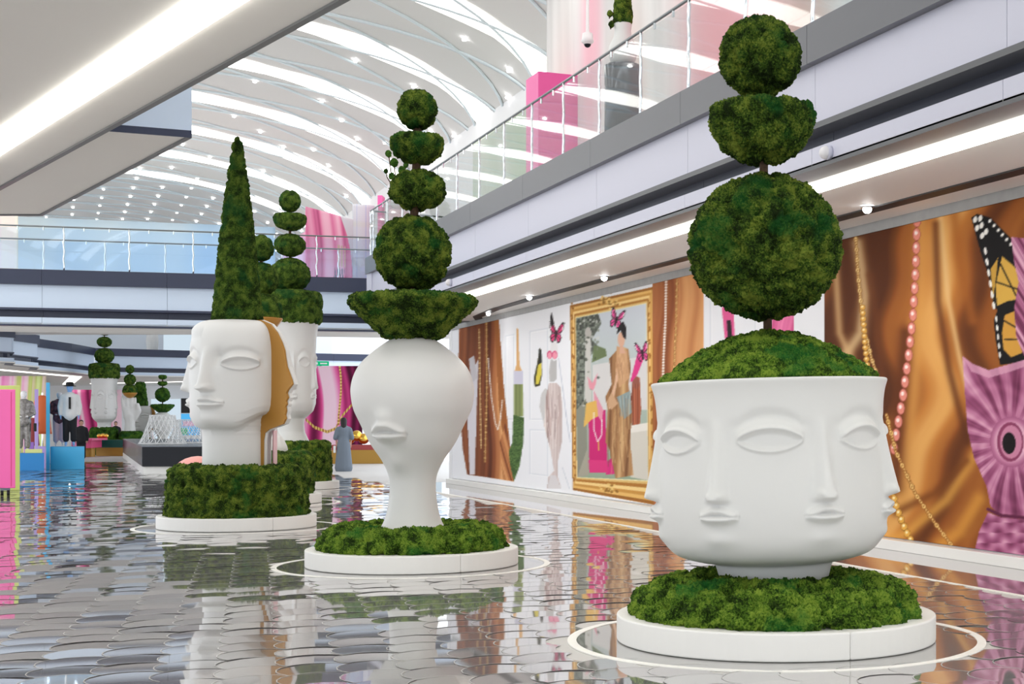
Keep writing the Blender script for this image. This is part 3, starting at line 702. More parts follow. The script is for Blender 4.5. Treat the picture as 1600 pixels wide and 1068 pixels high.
pb = MB().box(9.0, 9.85, y0+.05, y0+.9, 5.72, 8.75).build('pink_display_block', 'pink', bevel=.01); tag(pb, 'tall pink block behind the glass balustrade left of the upper mural', 'block')
def greenm(S, T):
    v = n1(S*9+T*2, 4); return np.stack([.84-.12*v, .86-.06*v, .82-.12*v], -1)
gm = print_panel('green_mural', (10.95, 41), (10.95, 33), 5.72, 9.6, greenm, 60, 20); tag(gm, 'pale green printed panel behind the glass beside the pink block', 'mural')
p0 = W(590, 52); p1 = W(597, 52); pk = MB().prism([p0, p1, (p1[0]+.2,p1[1]+.5), (p0[0]+.2,p0[1]+.5)], 5.72, Z(305,52)).build('pink_upper_pillar', 'pink'); tag(pk, 'slim pink pillar behind the far corner of the gallery glass', 'pillar')

# pedestal with white vase and moss on the upper gallery
d = 24.0; p = W(973, d)
cy_ = MB().lathe([(.30,5.70),(.30,7.42),(.285,7.44),(0,7.44)], 40, p).build('display_cylinder', 'cylinder_dark', smooth=False); tag(cy_, 'dark polished cylinder plinth on the upper gallery behind glass', 'plinth')
for f in cy_.data.polygons: f.use_smooth = abs(f.normal.z) < .5
vz = MB().lathe([(.10,7.44),(.20,7.50),(.235,7.62),(.22,7.75),(.15,7.9),(.135,8.0),(.15,8.10),(.14,8.12),(0,8.11)], 36, p).build('white_vase', 'white_matte', smooth=True); tag(vz, 'white rounded vase on the dark cylinder plinth upstairs', 'vase')
t = empty('vase_topiary', (p[0], p[1], 8.11)); moss('moss_cone', [(0,-.02),(.15,0),(.16,.1),(.13,.4),(.08,.8),(.0,.95)], 'moss', t, 60, .03, .08, .02, .005, 5)
for k, (sx, h) in enumerate(((-.22,.05),(-.2,-.12),(.22,.5))):
    MB().tube([(sx*.4,0,.1+h*.3),(sx,0,.15+h),(sx*1.05,0,.02+h)], .012, 6).build('sprig', 'stem', t); moss('moss_tuft', ell(.05,.06,.1+h,8), 'moss', t, 20, .02, .05, .01, .004, 9, (sx,0))
tag(t, 'small moss cone with side sprigs in the upstairs white vase', 'topiary')
# hanging dome camera upstairs
d = on_x(918, 8.6); p = W(918, d); t = empty('hanging_camera', (p[0], p[1], Z(72,d)))
MB().lathe([(0,.02),(.06,.03),(.10,.06),(.115,.08),(.10,.12),(.09,.22),(.03,.25),(.02,1.6),(0,1.6)], 24).build('housing', 'mannequin', t, True); MB().ball((0,0,.035), .062, 10).build('dome', 'black_gloss', t, True)
tag(t, 'white hanging security camera with dark dome above the gallery glass', 'camera')
# curly little topiary near the corner of the upper gallery
d = 36.0; p = W(622, d); t = empty('curly_topiary', (p[0], p[1], 5.72))
MB().lathe([(.0,0),(.25,0),(.25,1.1),(.0,1.1)], 24).build('plinth', 'pale_pink', t); MB().lathe([(.1,1.1),(.2,1.25),(.14,1.5),(0,1.5)], 24).build('pot', 'white_matte', t, True)
for k, (u, y, r) in enumerate(((607,240,5),(616,254,6),(603,267,3.5),(628,266,6),(612,275,5),(634,258,4))):
    q = W(u, d); lx = (q[0]-p[0]); ly = q[1]-p[1]; z = Z(y, d)-5.72
    MB().tube([(0,0,1.5),(lx*.5,ly*.5,1.6+k*.05),(lx*.9,ly*.9,z-.15),(lx,ly,z)], .015, 6).build('branch', 'stem', t); moss('moss_tuft', ell(r/64,r/64*1.15,z,10), 'moss_far', t, 24, .02, .06, .015, .004, k+2, (lx,ly))
tag(t, 'curly branching topiary upstairs behind the middle moss tower', 'topiary')

# ------------------------------------------------------------------ left slab overhead
sl = empty('ceiling_slab'); tag(sl, 'white overhanging slab with a glowing light strip, upper left', kind='structure')
e0 = Vector((1.68, 9.34)); ed = (Vector((-.53, 18.5)) - e0).normalized(); en = Vector((-ed.y, ed.x))      # en points left
E0 = e0 - ed*15.8; EJ = e0 + ed*((14.35-e0.y)/ed.y); C1 = Vector((1.18, 14.36)); C2 = Vector((-.10, 20.5)); C3 = C2 + Vector((-CY, SY))*15
MB().prism([E0, EJ, EJ+en*12, E0+en*12], 4.25, 5.75).build('slab', 'soffit', sl)
EJ2 = EJ + ed*14
MB().prism([EJ, C1, C2, C3, EJ+en*12], 4.2505, 5.75).build('slab', 'soffit', sl)
MB().prism([EJ+Vector((-.02,-.012)), C1+Vector((.0,-.012)), C1, EJ], 4.30, 5.75).build('end_panel', 'fascia_blue_tint', sl)
MB().prism([EJ+Vector((-.02,-.016)), C1+Vector((.0,-.016)), C1, EJ], 4.235, 4.30).build('edge_trim', 'navy', sl)
def etrim(a, b, w=.055): MB().prism([a, b, b+(Vector((-(b-a).y,(b-a).x)).normalized())*w, a+(Vector((-(b-a).y,(b-a).x)).normalized())*w], 4.232, 4.25).build('edge_trim', 'dark_trim', sl)
etrim(E0, EJ2 if False else EJ+ed*8); etrim(C1, C2, .04); etrim(C2, C3, .04)
a = e0 + en*.52 - ed*14; b = a + ed*33
MB().prism([a, e0+en*.52+ed*7.6, e0+en*.76+ed*7.6, a+en*.22], 4.215, 4.252).build('light_strip', 'light_strip', sl)

# ------------------------------------------------------------------ far bridge and galleries beyond
FM = {'parapet': 'navy', 'recess': 'navy', 'fascia': 'fascia_blue_tint', 'dark_trim': 'navy'}
br = empty('bridge'); tag(br, 'white and navy footbridge crossing the hall at the back', kind='structure')
b0 = Vector(W(-140, 38.65)); b1 = Vector(W(800, 43.1)); bd = (b1-b0).normalized(); bn = Vector((-bd.y, bd.x))
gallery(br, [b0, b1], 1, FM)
MB().prism([b0+bn*.06, b1+bn*.06, b1+bn*3.3, b0+bn*3.3], 4.25, 4.32).build('soffit', 'soffit', br)
MB().prism([b0+bn*.1, b1+bn*.1, b1+bn*3.3, b0+bn*3.3], 5.66, 5.72).build('bridge_floor', 'soffit', br)
bb1 = empty('bridge_balustrade'); tag(bb1, 'glass balustrade along the near side of the footbridge', 'balustrade'); balustrade(bb1, [b0+bn*.12, b0+bn*.12+bd*((b1-b0).length)], 1, 1.65, 0, 5.75, 6.92, 'far_glass', .4)
bb2 = empty('bridge_balustrade'); tag(bb2, 'glass balustrade along the far side of the footbridge', 'balustrade'); balustrade(bb2, [b0+bn*3.2, b0+bn*3.2+bd*((b1-b0).length)], 1, 1.65, 0, 5.75, 6.92, 'far_glass', 1.1)
fg = empty('gallery_far'); tag(fg, 'stepped white and dark gallery edge far behind the footbridge', kind='structure')
fpts = [W(-40,62), W(24,64), W(21,66), W(62,69), W(58,71.5), W(112,76), W(150,80.5), W(330,84), W(700,90)]
gallery(fg, [Vector(p) for p in fpts], 1, {'parapet': 'navy', 'recess': 'navy', 'fascia': 'fascia_blue_tint', 'dark_trim': 'navy'}, panel=8)
MB().prism([Vector(p) for p in fpts] + [(16,112),(-40,112)], 4.24, 4.30).build('soffit', 'soffit', fg)
for a, b in (((-20,60,575),(126,70,580)),):
    pass
def fstrip(u0, d0, u1, d1, w=.35):
    p, q = Vector(W(u0,d0)), Vector(W(u1,d1)); n = Vector((-(q-p).y,(q-p).x)).normalized()*w; MB().prism([p, q, q+n, p+n], 4.215, 4.238).build('light_strip', 'far_strip', fg)
fstrip(-40, 68, 128, 82, .5); fstrip(128, 82, 113, 98, .6); fstrip(140, 96, 330, 90, .4); fstrip(480, 88, 680, 93, .4)
for k, (u, w_, col) in enumerate(((10,20,'fascia_blue_tint'),(60,40,'shop_glow'),(118,12,'navy'),(140,50,'shop_glow'),(205,30,'shop_glow'),(255,60,'shop_glow'))):
    d = 88; p, q = W(u,d), W(u+w_,d); s = MB().prism([p, q, (q[0],q[1]+.2), (p[0],p[1]+.2)], 5.75, 8.6).build('shop_window', col, fg)
MB().prism([W(-60,101), W(700,101), W(700,101.3), W(-60,101.3)], 0, 9.2).build('wall_back', 'wall_white').__setitem__('kind', 'structure')
uf = MB().prism([W(-80,48), W(640,48), W(640,66), W(-80,66)], 5.60, 5.715).build('upper_floor', 'soffit'); tag(uf, 'upper floor slab behind the footbridge', kind='structure')
# pink drape pictures
PK = [(0,(.30,.06,.18)),(.25,(.62,.16,.38)),(.5,(.86,.30,.56)),(.75,(.93,.48,.70)),(1,(.98,.84,.90))]
def pinkdrape(n, seed, sl_=0.0, stops=PK):
    pos = [s[0] for s in stops]; cols = np.array([s[1] for s in stops])
    def f(S, T):
        s = S*n + sl_*T + .25*np.sin(T*5+seed); v = .7*n1(s, seed)+.3*n1(s*2.4, seed+1); v = np.clip((v-.5)*1.7+.55, 0, 1)
        return np.stack([np.interp(v, pos, cols[:,k]) for k in range(3)], -1)
    return f
p0, p1 = W(462,66), W(566,66)
def farpink(S, T):
    c = pinkdrape(6, 14, .7)(S, T); X_ = S*104; Y_ = (1-T)*150
    def path(xs, ys, w, col):
        yq = np.interp(X_, xs, ys); m = (np.abs(Y_-yq) < w) & (X_ > xs[0]) & (X_ < xs[-1]); k = (np.floor(X_/2.2).astype(int) % 2 == 0); c[m & k] = col; c[m & ~k] = (.70,.50,.24)
    path([16,30,50,62,73,90], [86,99,106,101,80,60], 2.4, (.92,.80,.48))
    m = (np.abs(X_-(69+2*np.sin(Y_/20))) < 1.5) & (Y_ < 95); k = (np.floor(Y_/2.5).astype(int) % 2 == 0); c[m & k] = (.92,.80,.48); c[m & ~k] = (.70,.50,.24)
    return c
o = print_panel('pink_drape_mural', p0, p1, .02, 4.2, farpink, 150, 150); tag(o, 'printed pink satin drape with gold chains behind the egg-shaped lips planter', 'mural')
o = print_panel('pink_drape_mural', W(112,86), W(190,86), .02, 3.6, pinkdrape(7, 22, .4), 60, 20); tag(o, 'distant pink drape print behind the far tall face planter', 'mural')
p0, p1 = W(478,49), W(551,52)
def uppink(S, T):
    c = pinkdrape(9, 33, 1.2, [(0,(.72,.30,.48)),(.5,(.90,.50,.66)),(1,(.97,.74,.82))])(S, T)
    edge = .98-.5*np.clip(T-.35,0,1)**2.2*1.4; c[S > edge] = (.84,.85,.87)
    m = (np.abs(S-.68) < .12) & (T < .42) & (np.abs(np.sin(S*60+T*9)) > T*2.0); c[m] = (.30,.36,.45)
    m = (np.abs(S-.74) < .09) & (np.abs(T-.55) < .12) & (np.abs(np.sin(S*44)) > .6); c[m] = (.86,.72,.62)
    return c
o = print_panel('pink_curtain_print', p0, p1, 5.72, Z(336,51), uppink, 80, 60); tag(o, 'printed pink curtain on the upper level behind the footbridge glass', 'mural')
o = print_panel('pale_sketch_print', W(551,52), W(585,52.5), 5.72, Z(318,52), lambda S,T: np.stack([.84-.08*(n1(S*22,3) > .72), .85-.06*(n1(S*22,3) > .72), .88-.03*(n1(T*16,4) > .7)], -1), 60, 40); tag(o, 'pale grey sketch print beside the upper pink curtain', 'mural')
o = print_panel('pink_blur_print', W(440,58), W(479,54), 5.72, Z(372,56), pinkdrape(4, 8, .3, [(0,(.86,.62,.74)),(1,(.95,.84,.90))]), 30, 10); tag(o, 'low pale pink print left of the upper pink curtain', 'mural')
o = print_panel('blue_haze_print', W(-60,60), W(430,64), 5.72, Z(345,62), lambda S,T: np.stack([.70+.14*n1(S*9,2), .82+.08*n1(S*9,2), .93+0*S], -1), 60, 6); tag(o, 'pale blue wall print seen through the footbridge glass', 'mural')
o = print_panel('pink_edge_print', W(-60,58), W(28,58), 5.72, Z(325,58), lambda S,T: np.stack([.90+0*S, .80+.1*n1(S*12,5), .83+0*S], -1), 30, 6); tag(o, 'faint pink print at the left end of the upper level', 'mural')
o = print_panel('striped_drape_print', W(-60,62), W(72,62), .02, 3.62, pinkdrape(14, 5, .3, [(0,(.80,.30,.56)),(.35,(.93,.55,.75)),(.6,(.96,.82,.86)),(.8,(.76,.80,.42)),(1,(.86,.90,.62))]), 90, 10); tag(o, 'pink and lime striped drape print behind the mannequins', 'mural')
ex = empty('exit_sign', (*W(501,66), 4.31), facing(W(501,66))); MB().box(-.36,.36,-.03,.03,-.1,.1).build('sign_body', 'exit_green', ex); MB().box(-.28,-.12,-.04,-.03,-.05,.05).build('pictogram', 'mannequin', ex); MB().box(-.02,.28,-.04,-.03,-.03,.03).build('pictogram', 'mannequin', ex); MB().box(-.06,.06,-.02,.02,-.115,-.1).build('bracket', 'navy', ex)
tag(ex, 'small green lit emergency sign above the pink drape', 'sign')

# ------------------------------------------------------------------ sculptural faces
def wrap(a): return (a+PI) % (2*PI) - PI
def nose(x, z, zb, zt, sx, sz, amp=1.0):
    t = np.clip((zb-z)/(zb-zt), 0, 1); A = (.018+.082*t**1.25)*amp; w = (.040+.030*t)*sx
    up = sstep(zb+.10*sz, zb-.04*sz, z); dn = sstep(zt-.045*sz, zt-.002*sz, z)
    D = A*np.exp(-np.abs(x/w)**2.4)*up*dn
    for s in (-1, 1): D += .028*amp*np.exp(-((x-s*.055*sx)/(.026*sx))**2 - ((z-zt-.022*sz)/(.028*sz))**2)
    return D
def lips(x, z, zm, sx, sz, amp=1.0, hw=.125):
    hw *= sx; wd = np.clip(1-(np.abs(x)/hw)**2, 0, 1)
    bow = .010*sz*np.exp(-((np.abs(x)-.03*sx)/(.03*sx))**2)
    zc = zm + .006*sz*np.cos(x/hw*PI)
    up = .036*np.exp(-((z-zc-.024*sz*wd-bow*.5)/(.017*sz+.004))**2)*wd**.6
    lo = .046*np.exp(-((z-zc+.028*sz*wd)/(.021*sz+.004))**2)*wd**.7
    cr = -.022*np.exp(-((z-zc)/(.007*sz))**2)*(np.abs(x) < hw*1.05)*np.clip(1.1-np.abs(x)/hw, 0, 1)**.4
    base = .02*np.exp(-(x/(hw*.8))**2 - ((z-zm)/(.07*sz))**2)
    chin = .022*np.exp(-(x/(.10*sx))**2 - ((z-zm+.15*sz)/(.05*sz))**2)
    return amp*(up+lo+cr+base+chin)
def eye(x, z, ze, sx, sz, amp=1.0):
    ex = np.abs(x)/(.235*sx); q = np.clip(1-ex**2, 0, 1); inn = sstep(1.12, .92, ex)
    eu = z-(ze+.072*sz*q**.85); el = (ze-.066*sz*q**.9)-z
    lid = .028*np.exp(-((eu-.016*sz)/(.017*sz))**2)*inn*(z > ze-.02*sz)
    lid += .012*np.exp(-((eu-.04*sz)/(.030*sz))**2)*inn
    low = .018*np.exp(-((el-.010*sz)/(.013*sz))**2)*inn*(z < ze+.02*sz)
    sock = -.026*np.exp(-((eu-.105*sz)/(.040*sz))**2)*sstep(1.5, .5, ex)
    ball_ = -.012*sstep(.0, -.03*sz, np.maximum(eu, el))*inn
    side = -.018*np.exp(-((ex-1.25)/.25)**2 - ((z-ze-.02*sz)/(.10*sz))**2)
    return amp*(lid+low+sock+ball_+side)
def cat(prof, k=8):
    p = np.array(prof, float); out = []
    for i in range(len(p)-1):
        a, b, c, d = p[max(i-1,0)], p[i], p[i+1], p[min(i+2,len(p)-1)]
        for t in np.linspace(0, 1, k, endpoint=False):
            out.append(.5*((2*b)+(-a+c)*t+(2*a-5*b+4*c-d)*t*t+(-a+3*b-3*c+d)*t**3))
    return [tuple(q) for q in out]+[tuple(p[-1])]
def prof_r(prof, z):
    p = np.array(prof); return np.interp(z, p[:,1], p[:,0])
def smooth1(a, n=2):
    for _ in range(n): a[1:-1] = (a[:-2]+2*a[1:-1]+a[2:])/4
    return a
def lathe_faces(name, prof, disp, nth, nz, m, parent, closeup=None, th0=0, th1=2*PI, closed=True):
    pr = np.array(prof, float); seg = np.hypot(*(pr[1:]-pr[:-1]).T); L = np.concatenate([[0], np.cumsum(seg)])
    s = np.linspace(0, L[-1], nz); R = smooth1(np.interp(s, L, pr[:,0]), 4); Zs = smooth1(np.interp(s, L, pr[:,1]), 4)
    th = np.linspace(th0, th1, nth, endpoint=not closed)
    TH, ZZ = np.meshgrid(th, Zs); RR = np.repeat(R[:,None], nth, 1)
    RR = RR + disp(TH, ZZ, RR)
    V = np.stack([RR*np.sin(TH), -RR*np.cos(TH), ZZ], -1)
    return link(name, grid_mesh(name, V, closed), m, parent, True)

def pedestal(p, label, seam=True, r=1.19, h=.195):
    t = empty('round_pedestal', (p[0], p[1], 0), facing(p))
    for k in range(2):
        a0 = (-.36+PI*k) if True else 0; n = 48
        b = MB(); pts = [(0,0)] + [(r*math.sin(a0+.35+PI*(i/n)*.9995), -r*math.cos(a0+.35+PI*(i/n)*.9995)) for i in range(n+1)]
        pts = [( x*math.cos(.45)-y*math.sin(.45), x*math.sin(.45)+y*math.cos(.45)) for x,y in pts]
        b.prism(pts, 0.004, h); o = b.build('pedestal_segment', 'pedestal_white', t, bevel=.012)
    tag(t, label, 'pedestal', 'round white pedestals'); return t

def place(t, p, lean=0):
    t.location = (p[0], p[1], 0); t.rotation_euler = (0, -lean, facing(p)) if not lean else (0, 0, facing(p))
    if lean:
        from mathutils import Matrix
        t.rotation_mode = 'XYZ'; t.matrix_world = Matrix.Translation((p[0],p[1],0)) @ Matrix.Rotation(facing(p), 4, 'Z') @ Matrix.Rotation(-lean, 4, 'Y')

# ---------- 1: wide bowl of faces (nearest)
P3 = PLANTS['bowl']
pedestal(P3, 'round white pedestal under the wide bowl of faces')
t = empty('moss_bed'); place(t, P3); tag(t, 'low green moss bed around the foot of the wide face bowl', 'moss')
moss('moss_cushion', [(1.06,.19),(1.07,.24),(1.03,.32),(.92,.40),(.75,.44),(.58,.46),(.46,.45),(.40,.40),(.36,.36)], 'moss_bed_mat', t, 560, .0115, .16, .06, .008, 3)
t3 = empty('face_bowl_planter'); place(t3, P3, math.radians(1.55)); tag(t3, 'wide white bowl planter ringed with sculpted faces', 'planter')
sp = 2*PI/7
def d3(TH, ZZ, RR):
    D = np.zeros_like(TH)
    for k in range(7):
        x = wrap(TH-(k+.5)*sp)*.87; D += nose(x, ZZ, 1.56, 1.085, 1.0, 1.0) + lips(x, ZZ, .965, 1.22, 1.15, 1.15)
        x = wrap(TH-k*sp)*.87; D += eye(x, ZZ, 1.485, .98, 1.0)
    return D*sstep(.62, .80, ZZ)
bp_ = [(.38,.33),(.39,.38),(.43,.53),(.445,.565),(.46,.575),(.56,.59),(.70,.63),(.78,.69),(.83,.78),(.855,.92),(.862,1.1),(.855,1.3),(.850,1.5),(.848,1.7),(.862,1.83),(.885,1.905),(.885,1.92),(.865,1.925),(.84,1.915),(.83,1.85),(.83,1.75)]
lathe_faces('bowl', cat(bp_[:16],5)+bp_[16:], d3, 7*110, 300, 'white_matte', t3)
tp3 = empty('topiary'); place(tp3, P3, math.radians(1.55)); tag(tp3, 'tall topiary of moss dome, large ball, half bowl and small ball', 'topiary')
moss('moss_dome', [(.74,1.80),(.78,1.88),(.82,1.935),(.75,1.985),(.60,2.085),(.42,2.185),(.22,2.26),(0,2.29)], 'moss_bed_mat', tp3, 460, .012, .12, .034, .007, 11)
MB().tube([(0,0,2.2),(.008,0,2.6),(0,0,3.3),(.01,0,3.7),(0,0,4.2)], .034, 10).build('stem', 'stem', tp3, True)
moss('moss_ball', ell(.553,.522,2.93,40), 'moss', tp3, 380, .0095, .13, .048, .008, 21)
moss('moss_half_bowl', cupshape(.385,3.565,3.99,.03,14,.07), 'moss', tp3, 300, .0095, .10, .035, .007, 31)
moss('moss_ball', ell(.292,.288,4.352,30), 'moss', tp3, 240, .0095, .10, .03, .007, 41)

# ---------- 2: egg-shaped planter with lips
P2 = PLANTS['lips']
pedestal(P2, 'round white pedestal under the egg-shaped lips planter')
t = empty('moss_bed'); place(t, P2); tag(t, 'low green moss bed around the neck of the lips planter', 'moss')
moss('moss_cushion', [(1.04,.19),(1.05,.24),(1.0,.34),(.88,.42),(.70,.45),(.52,.42),(.40,.37),(.34,.33)], 'moss_bed_mat', t, 440, .015, .17, .065, .009, 5)
t2 = empty('lips_planter'); place(t2, P2); tag(t2, 'smooth white egg-shaped planter with one pair of lips', 'planter')
def d2(TH, ZZ, RR):
    x = wrap(TH+math.radians(30))*.56; z = ZZ
    D = 2.1*lips(x, z, 1.50, 1.75, 2.2, 1.0) + .055*np.exp(-(x/.09)**2-((z-1.66)/.08)**2)
    return D
egg = [(.42,.33),(.415,.355),(.345,.45),(.295,.58),(.268,.74),(.258,.88),(.272,1.02),(.345,1.184),(.475,1.38),(.605,1.644),(.66,1.77),(.686,1.906),(.688,2.02),(.66,2.14),(.60,2.26),(.505,2.366),(.38,2.47),(.28,2.54),(.20,2.575),(0,2.58)]
eg = np.array(egg); 
lathe_faces('body', cat(egg), d2, 300, 300, 'white_matte', t2)
tp2 = empty('topiary'); place(tp2, P2); tag(tp2, 'slender topiary of moss dish and four stacked shapes on the lips planter', 'topiary')
moss('moss_dish', [(0,2.56),(.22,2.57),(.33,2.60),(.47,2.74),(.60,2.86),(.70,2.95),(.715,3.0),(.67,3.05),(.52,3.06),(.3,3.07),(0,3.07)], 'moss', tp2, 360, .014, .11, .035, .008, 51)
MB().tube([(0,0,3.0),(.01,0,3.6),(.02,0,4.2),(.05,0,4.7),(.05,0,5.1)], .05, 10).build('stem', 'stem', tp2, True)
moss('moss_ball', ell(.415,.42,3.545,36), 'moss', tp2, 260, .013, .12, .04, .008, 61)
moss('moss_ball', ell(.31,.215,4.265,26), 'moss', tp2, 220, .013, .10, .04, .007, 71, (.05,0))
moss('moss_half_bowl', cupshape(.29,4.575,4.88,.05,12,.08), 'moss', tp2, 200, .013, .10, .03, .006, 81, (.05,0))
moss('moss_ball', ell(.215,.22,5.18,24), 'moss', tp2, 170, .013, .09, .028, .006, 91, (.05,0))

# ---------- 3: split head
P1 = PLANTS['head']
pedestal(P1, 'round white pedestal under the split head planter')
t = empty('moss_bed'); place(t, P1); tag(t, 'tall drum of green moss under the split head planter', 'moss')
moss('moss_drum', [(1.04,.19),(1.05,.24),(1.03,.45),(1.0,.80),(.97,.90),(.86,.945),(.62,.93),(.40,.93)], 'moss', t, 380, .02, .20, .075, .010, 7)
t1 = empty('split_head_planter'); place(t1, P1); tag(t1, 'white split head planter with gilded profile cut', 'planter')
hp = [(.52,.85),(.52,1.0),(.52,1.35),(.525,1.46),(.56,1.52),(.64,1.555),(.70,1.62),(.735,1.75),(.75,1.95),(.755,2.3),(.755,2.6),(.745,2.8),(.70,3.0),(.62,3.12),(.50,3.185),(.30,3.205),(0,3.205)]
TN = math.radians(-37); TE = math.radians(3)
def d1(TH, ZZ, RR):
    x = wrap(TH-TN)*.76
    D = nose(x, ZZ, 2.66, 2.13, 1.5, 1.3, 2.0) + lips(x, ZZ, 1.925, 2.3, 1.7, 1.5)
    D -= .06*np.exp(-((x-.22)/.10)**2-((ZZ-2.62)/.12)**2)
    D += eye(wrap(TH-TE)*.76, ZZ, 2.51, 1.22, 1.15, 1.5)
    x2 = wrap(TH-math.radians(-100))*.76; D2 = nose(x2, ZZ, 2.62, 2.13, 1.35, 1.25, 1.5) + lips(x2, ZZ, 1.925, 1.6, 1.35, 1.3) + eye(wrap(TH-math.radians(-72))*.7, ZZ, 2.54, .8, 1.1, 1.2)
    w = sstep(math.radians(-47.5), math.radians(-45.5), TH)
    D = D*w + (1-w)*(D2 - .05*sstep(1.3, 1.6, ZZ)*sstep(3.1, 2.9, ZZ))
    zj = .24*sstep(math.radians(-8), math.radians(41), TH)*sstep(2.3, 1.55, ZZ)
    J = prof_r(hp, ZZ-zj)-prof_r(hp, ZZ)
    return D*sstep(1.42, 1.6, ZZ)*sstep(3.2, 3.0, ZZ)+J*sstep(2.4, 2.2, ZZ)
lathe_faces('head', cat(hp,4), d1, 620, 300, 'white_matte', t1, th0=math.radians(-225), th1=math.radians(41), closed=False)
gp = [(.57,.85),(.575,1.35),(.60,1.46),(.70,1.52),(.84,1.555),(1.00,1.60),(1.055,1.68),(1.04,1.74),(1.06,1.80),(1.045,1.86),(1.075,1.90),(1.06,1.945),(1.10,2.0),(1.07,2.07),(1.10,2.12),(1.19,2.20),(1.17,2.27),(1.07,2.47),(1.04,2.60),(1.02,2.72),(.96,2.85),(.86,3.0),(.72,3.13),(.52,3.20)]
def wedge(name, pr, a0, a1, m, grow=0):
    b = MB(); n = len(pr)
    vs = []
    for a in (a0, a1):
        for r, z in pr: vs.append(((r+grow)*math.sin(a), -(r+grow)*math.cos(a), z))
        vs.append((0,0,pr[-1][1])); vs.append((0,0,pr[0][1]))
    k = n+2
    b.add(vs, [tuple(range(k)), tuple(range(2*k-1,k-1,-1))] + [(i,(i+1)%k+0 if False else (i+1)%k, k+(i+1)%k, k+i)[::-1] for i in range(k)])
    return b.build(name, m, t1)
wedge('gilded_cut', gp, math.radians(40.9), math.radians(43), 'gold')
wedge('profile_slab', gp, math.radians(43), math.radians(46.5), 'white_matte', .022)
hb = [(r*.97, z) for r, z in hp]
lathe_faces('back', hb, lambda T, Zq, R: 0*T, 80, 60, 'white_matte', t1, th0=math.radians(46.5), th1=math.radians(136), closed=False)
MB().lathe([(.60,.85),(.60,1.5),(.585,1.5),(.585,.85),(.60,.85)], 10, (0,0), math.radians(62), math.radians(80)).build('pink_panel', 'pale_pink', t1)
tp1 = empty('topiary'); place(tp1, P1); tag(tp1, 'tall pointed moss cone on the split head planter', 'topiary')
moss('moss_cone', [(0,3.18),(.36,3.19),(.375,3.26),(.34,3.5),(.30,4.0),(.24,4.6),(.17,5.2),(.10,5.7),(.05,5.98),(0,6.06)], 'moss_dark', tp1, 200, .02, .14, .03, .009, 17)

# ---------- 4: hand planter (behind the head)
def remeshed(name, parts, m, parent, voxel, smooth_it=6):
    b = MB()
    for p, q, r0, r1 in parts:
        p, q = Vector(p), Vector(q); n = 5
        b.tube([p+(q-p)*(i/n) for i in range(n+1)], [r0+(r1-r0)*i/n for i in range(n+1)], 12); b.ball(p, r0, 7); b.ball(q, r1, 7)
    o = b.build(name, m, None, True)
    r = o.modifiers.new('remesh', 'REMESH'); r.mode = 'VOXEL'; r.voxel_size = voxel; r.use_smooth_shade = True
    s = o.modifiers.new('smooth', 'SMOOTH'); s.iterations = smooth_it; s.factor = .5
    dg = bpy.context.evaluated_depsgraph_get(); me = bpy.data.meshes.new_from_object(o.evaluated_get(dg)); old = o.data
    o.modifiers.clear(); o.data = me; me.name = name; bpy.data.meshes.remove(old)
    if parent: o.parent = parent
    return o
P4 = PLANTS['hand']
pedestal(P4, 'round white pedestal behind the split head')
t = empty('moss_bed'); place(t, P4); tag(t, 'moss drum of the hand planter, peeping out behind the split head', 'moss'); moss('moss_drum', [(1.02,.19),(1.03,.5),(1.0,.95),(.9,1.03),(.4,1.0)], 'moss', t, 160, .04, .2, .07, .01, 8)
t4 = empty('hand_planter'); place(t4, P4); tag(t4, 'white raised hand planter mostly hidden behind the split head', 'planter')
hand = [((0,0,1.0),(0,0,1.25),.55,.36),((0,0,1.25),(0,0,1.9),.34,.30),((0,0,1.9),(0,0,2.35),.30,.34),((-.1,0,2.3),(-.16,0,2.7),.28,.26),((.1,0,2.3),(.14,0,2.7),.28,.25)]
for k, (bx, tx, tz, r) in enumerate(((-.34,-.44,3.45,.105),(-.13,-.16,3.62,.115),(.08,.10,3.60,.11),(.27,.30,3.42,.10))):
    hand += [((bx,0,2.7),((bx+tx)/2,-.06,3.1),r*1.15,r*1.05), (((bx+tx)/2,-.06,3.1),(tx,.06,tz),r*1.05,r*.8)]
hand += [((.28,-.1,2.25),(.52,-.25,2.65),.17,.14),((.52,-.25,2.65),(.45,-.22,3.05),.14,.10)]
remeshed('hand', hand, 'white_matte', t4, .045)
MB().lathe([(.0,3.42),(.16,3.45),(.32,3.58),(.42,3.72),(.42,3.75),(0,3.74)], 28).build('gold_cup', 'gold', t4, True)
tp4 = empty('topiary'); place(tp4, P4); tag(tp4, 'three-tier moss topiary peeping out right of the pointed cone', 'topiary')
moss('moss_dome', [(0,3.72),(.40,3.73),(.42,3.8),(.40,4.0),(.28,4.2),(0,4.28)], 'moss_dark', tp4, 110, .025, .12, .03, .008, 3)
MB().tube([(0,0,4.1),(0,0,5.1)], .035, 8).build('stem', 'stem', tp4); moss('moss_ball', ell(.33,.33,4.54,22), 'moss_dark', tp4, 110, .025, .12, .03, .008, 4); moss('moss_ball', ell(.25,.255,5.17,20), 'moss_dark', tp4, 100, .025, .10, .025, .007, 6)

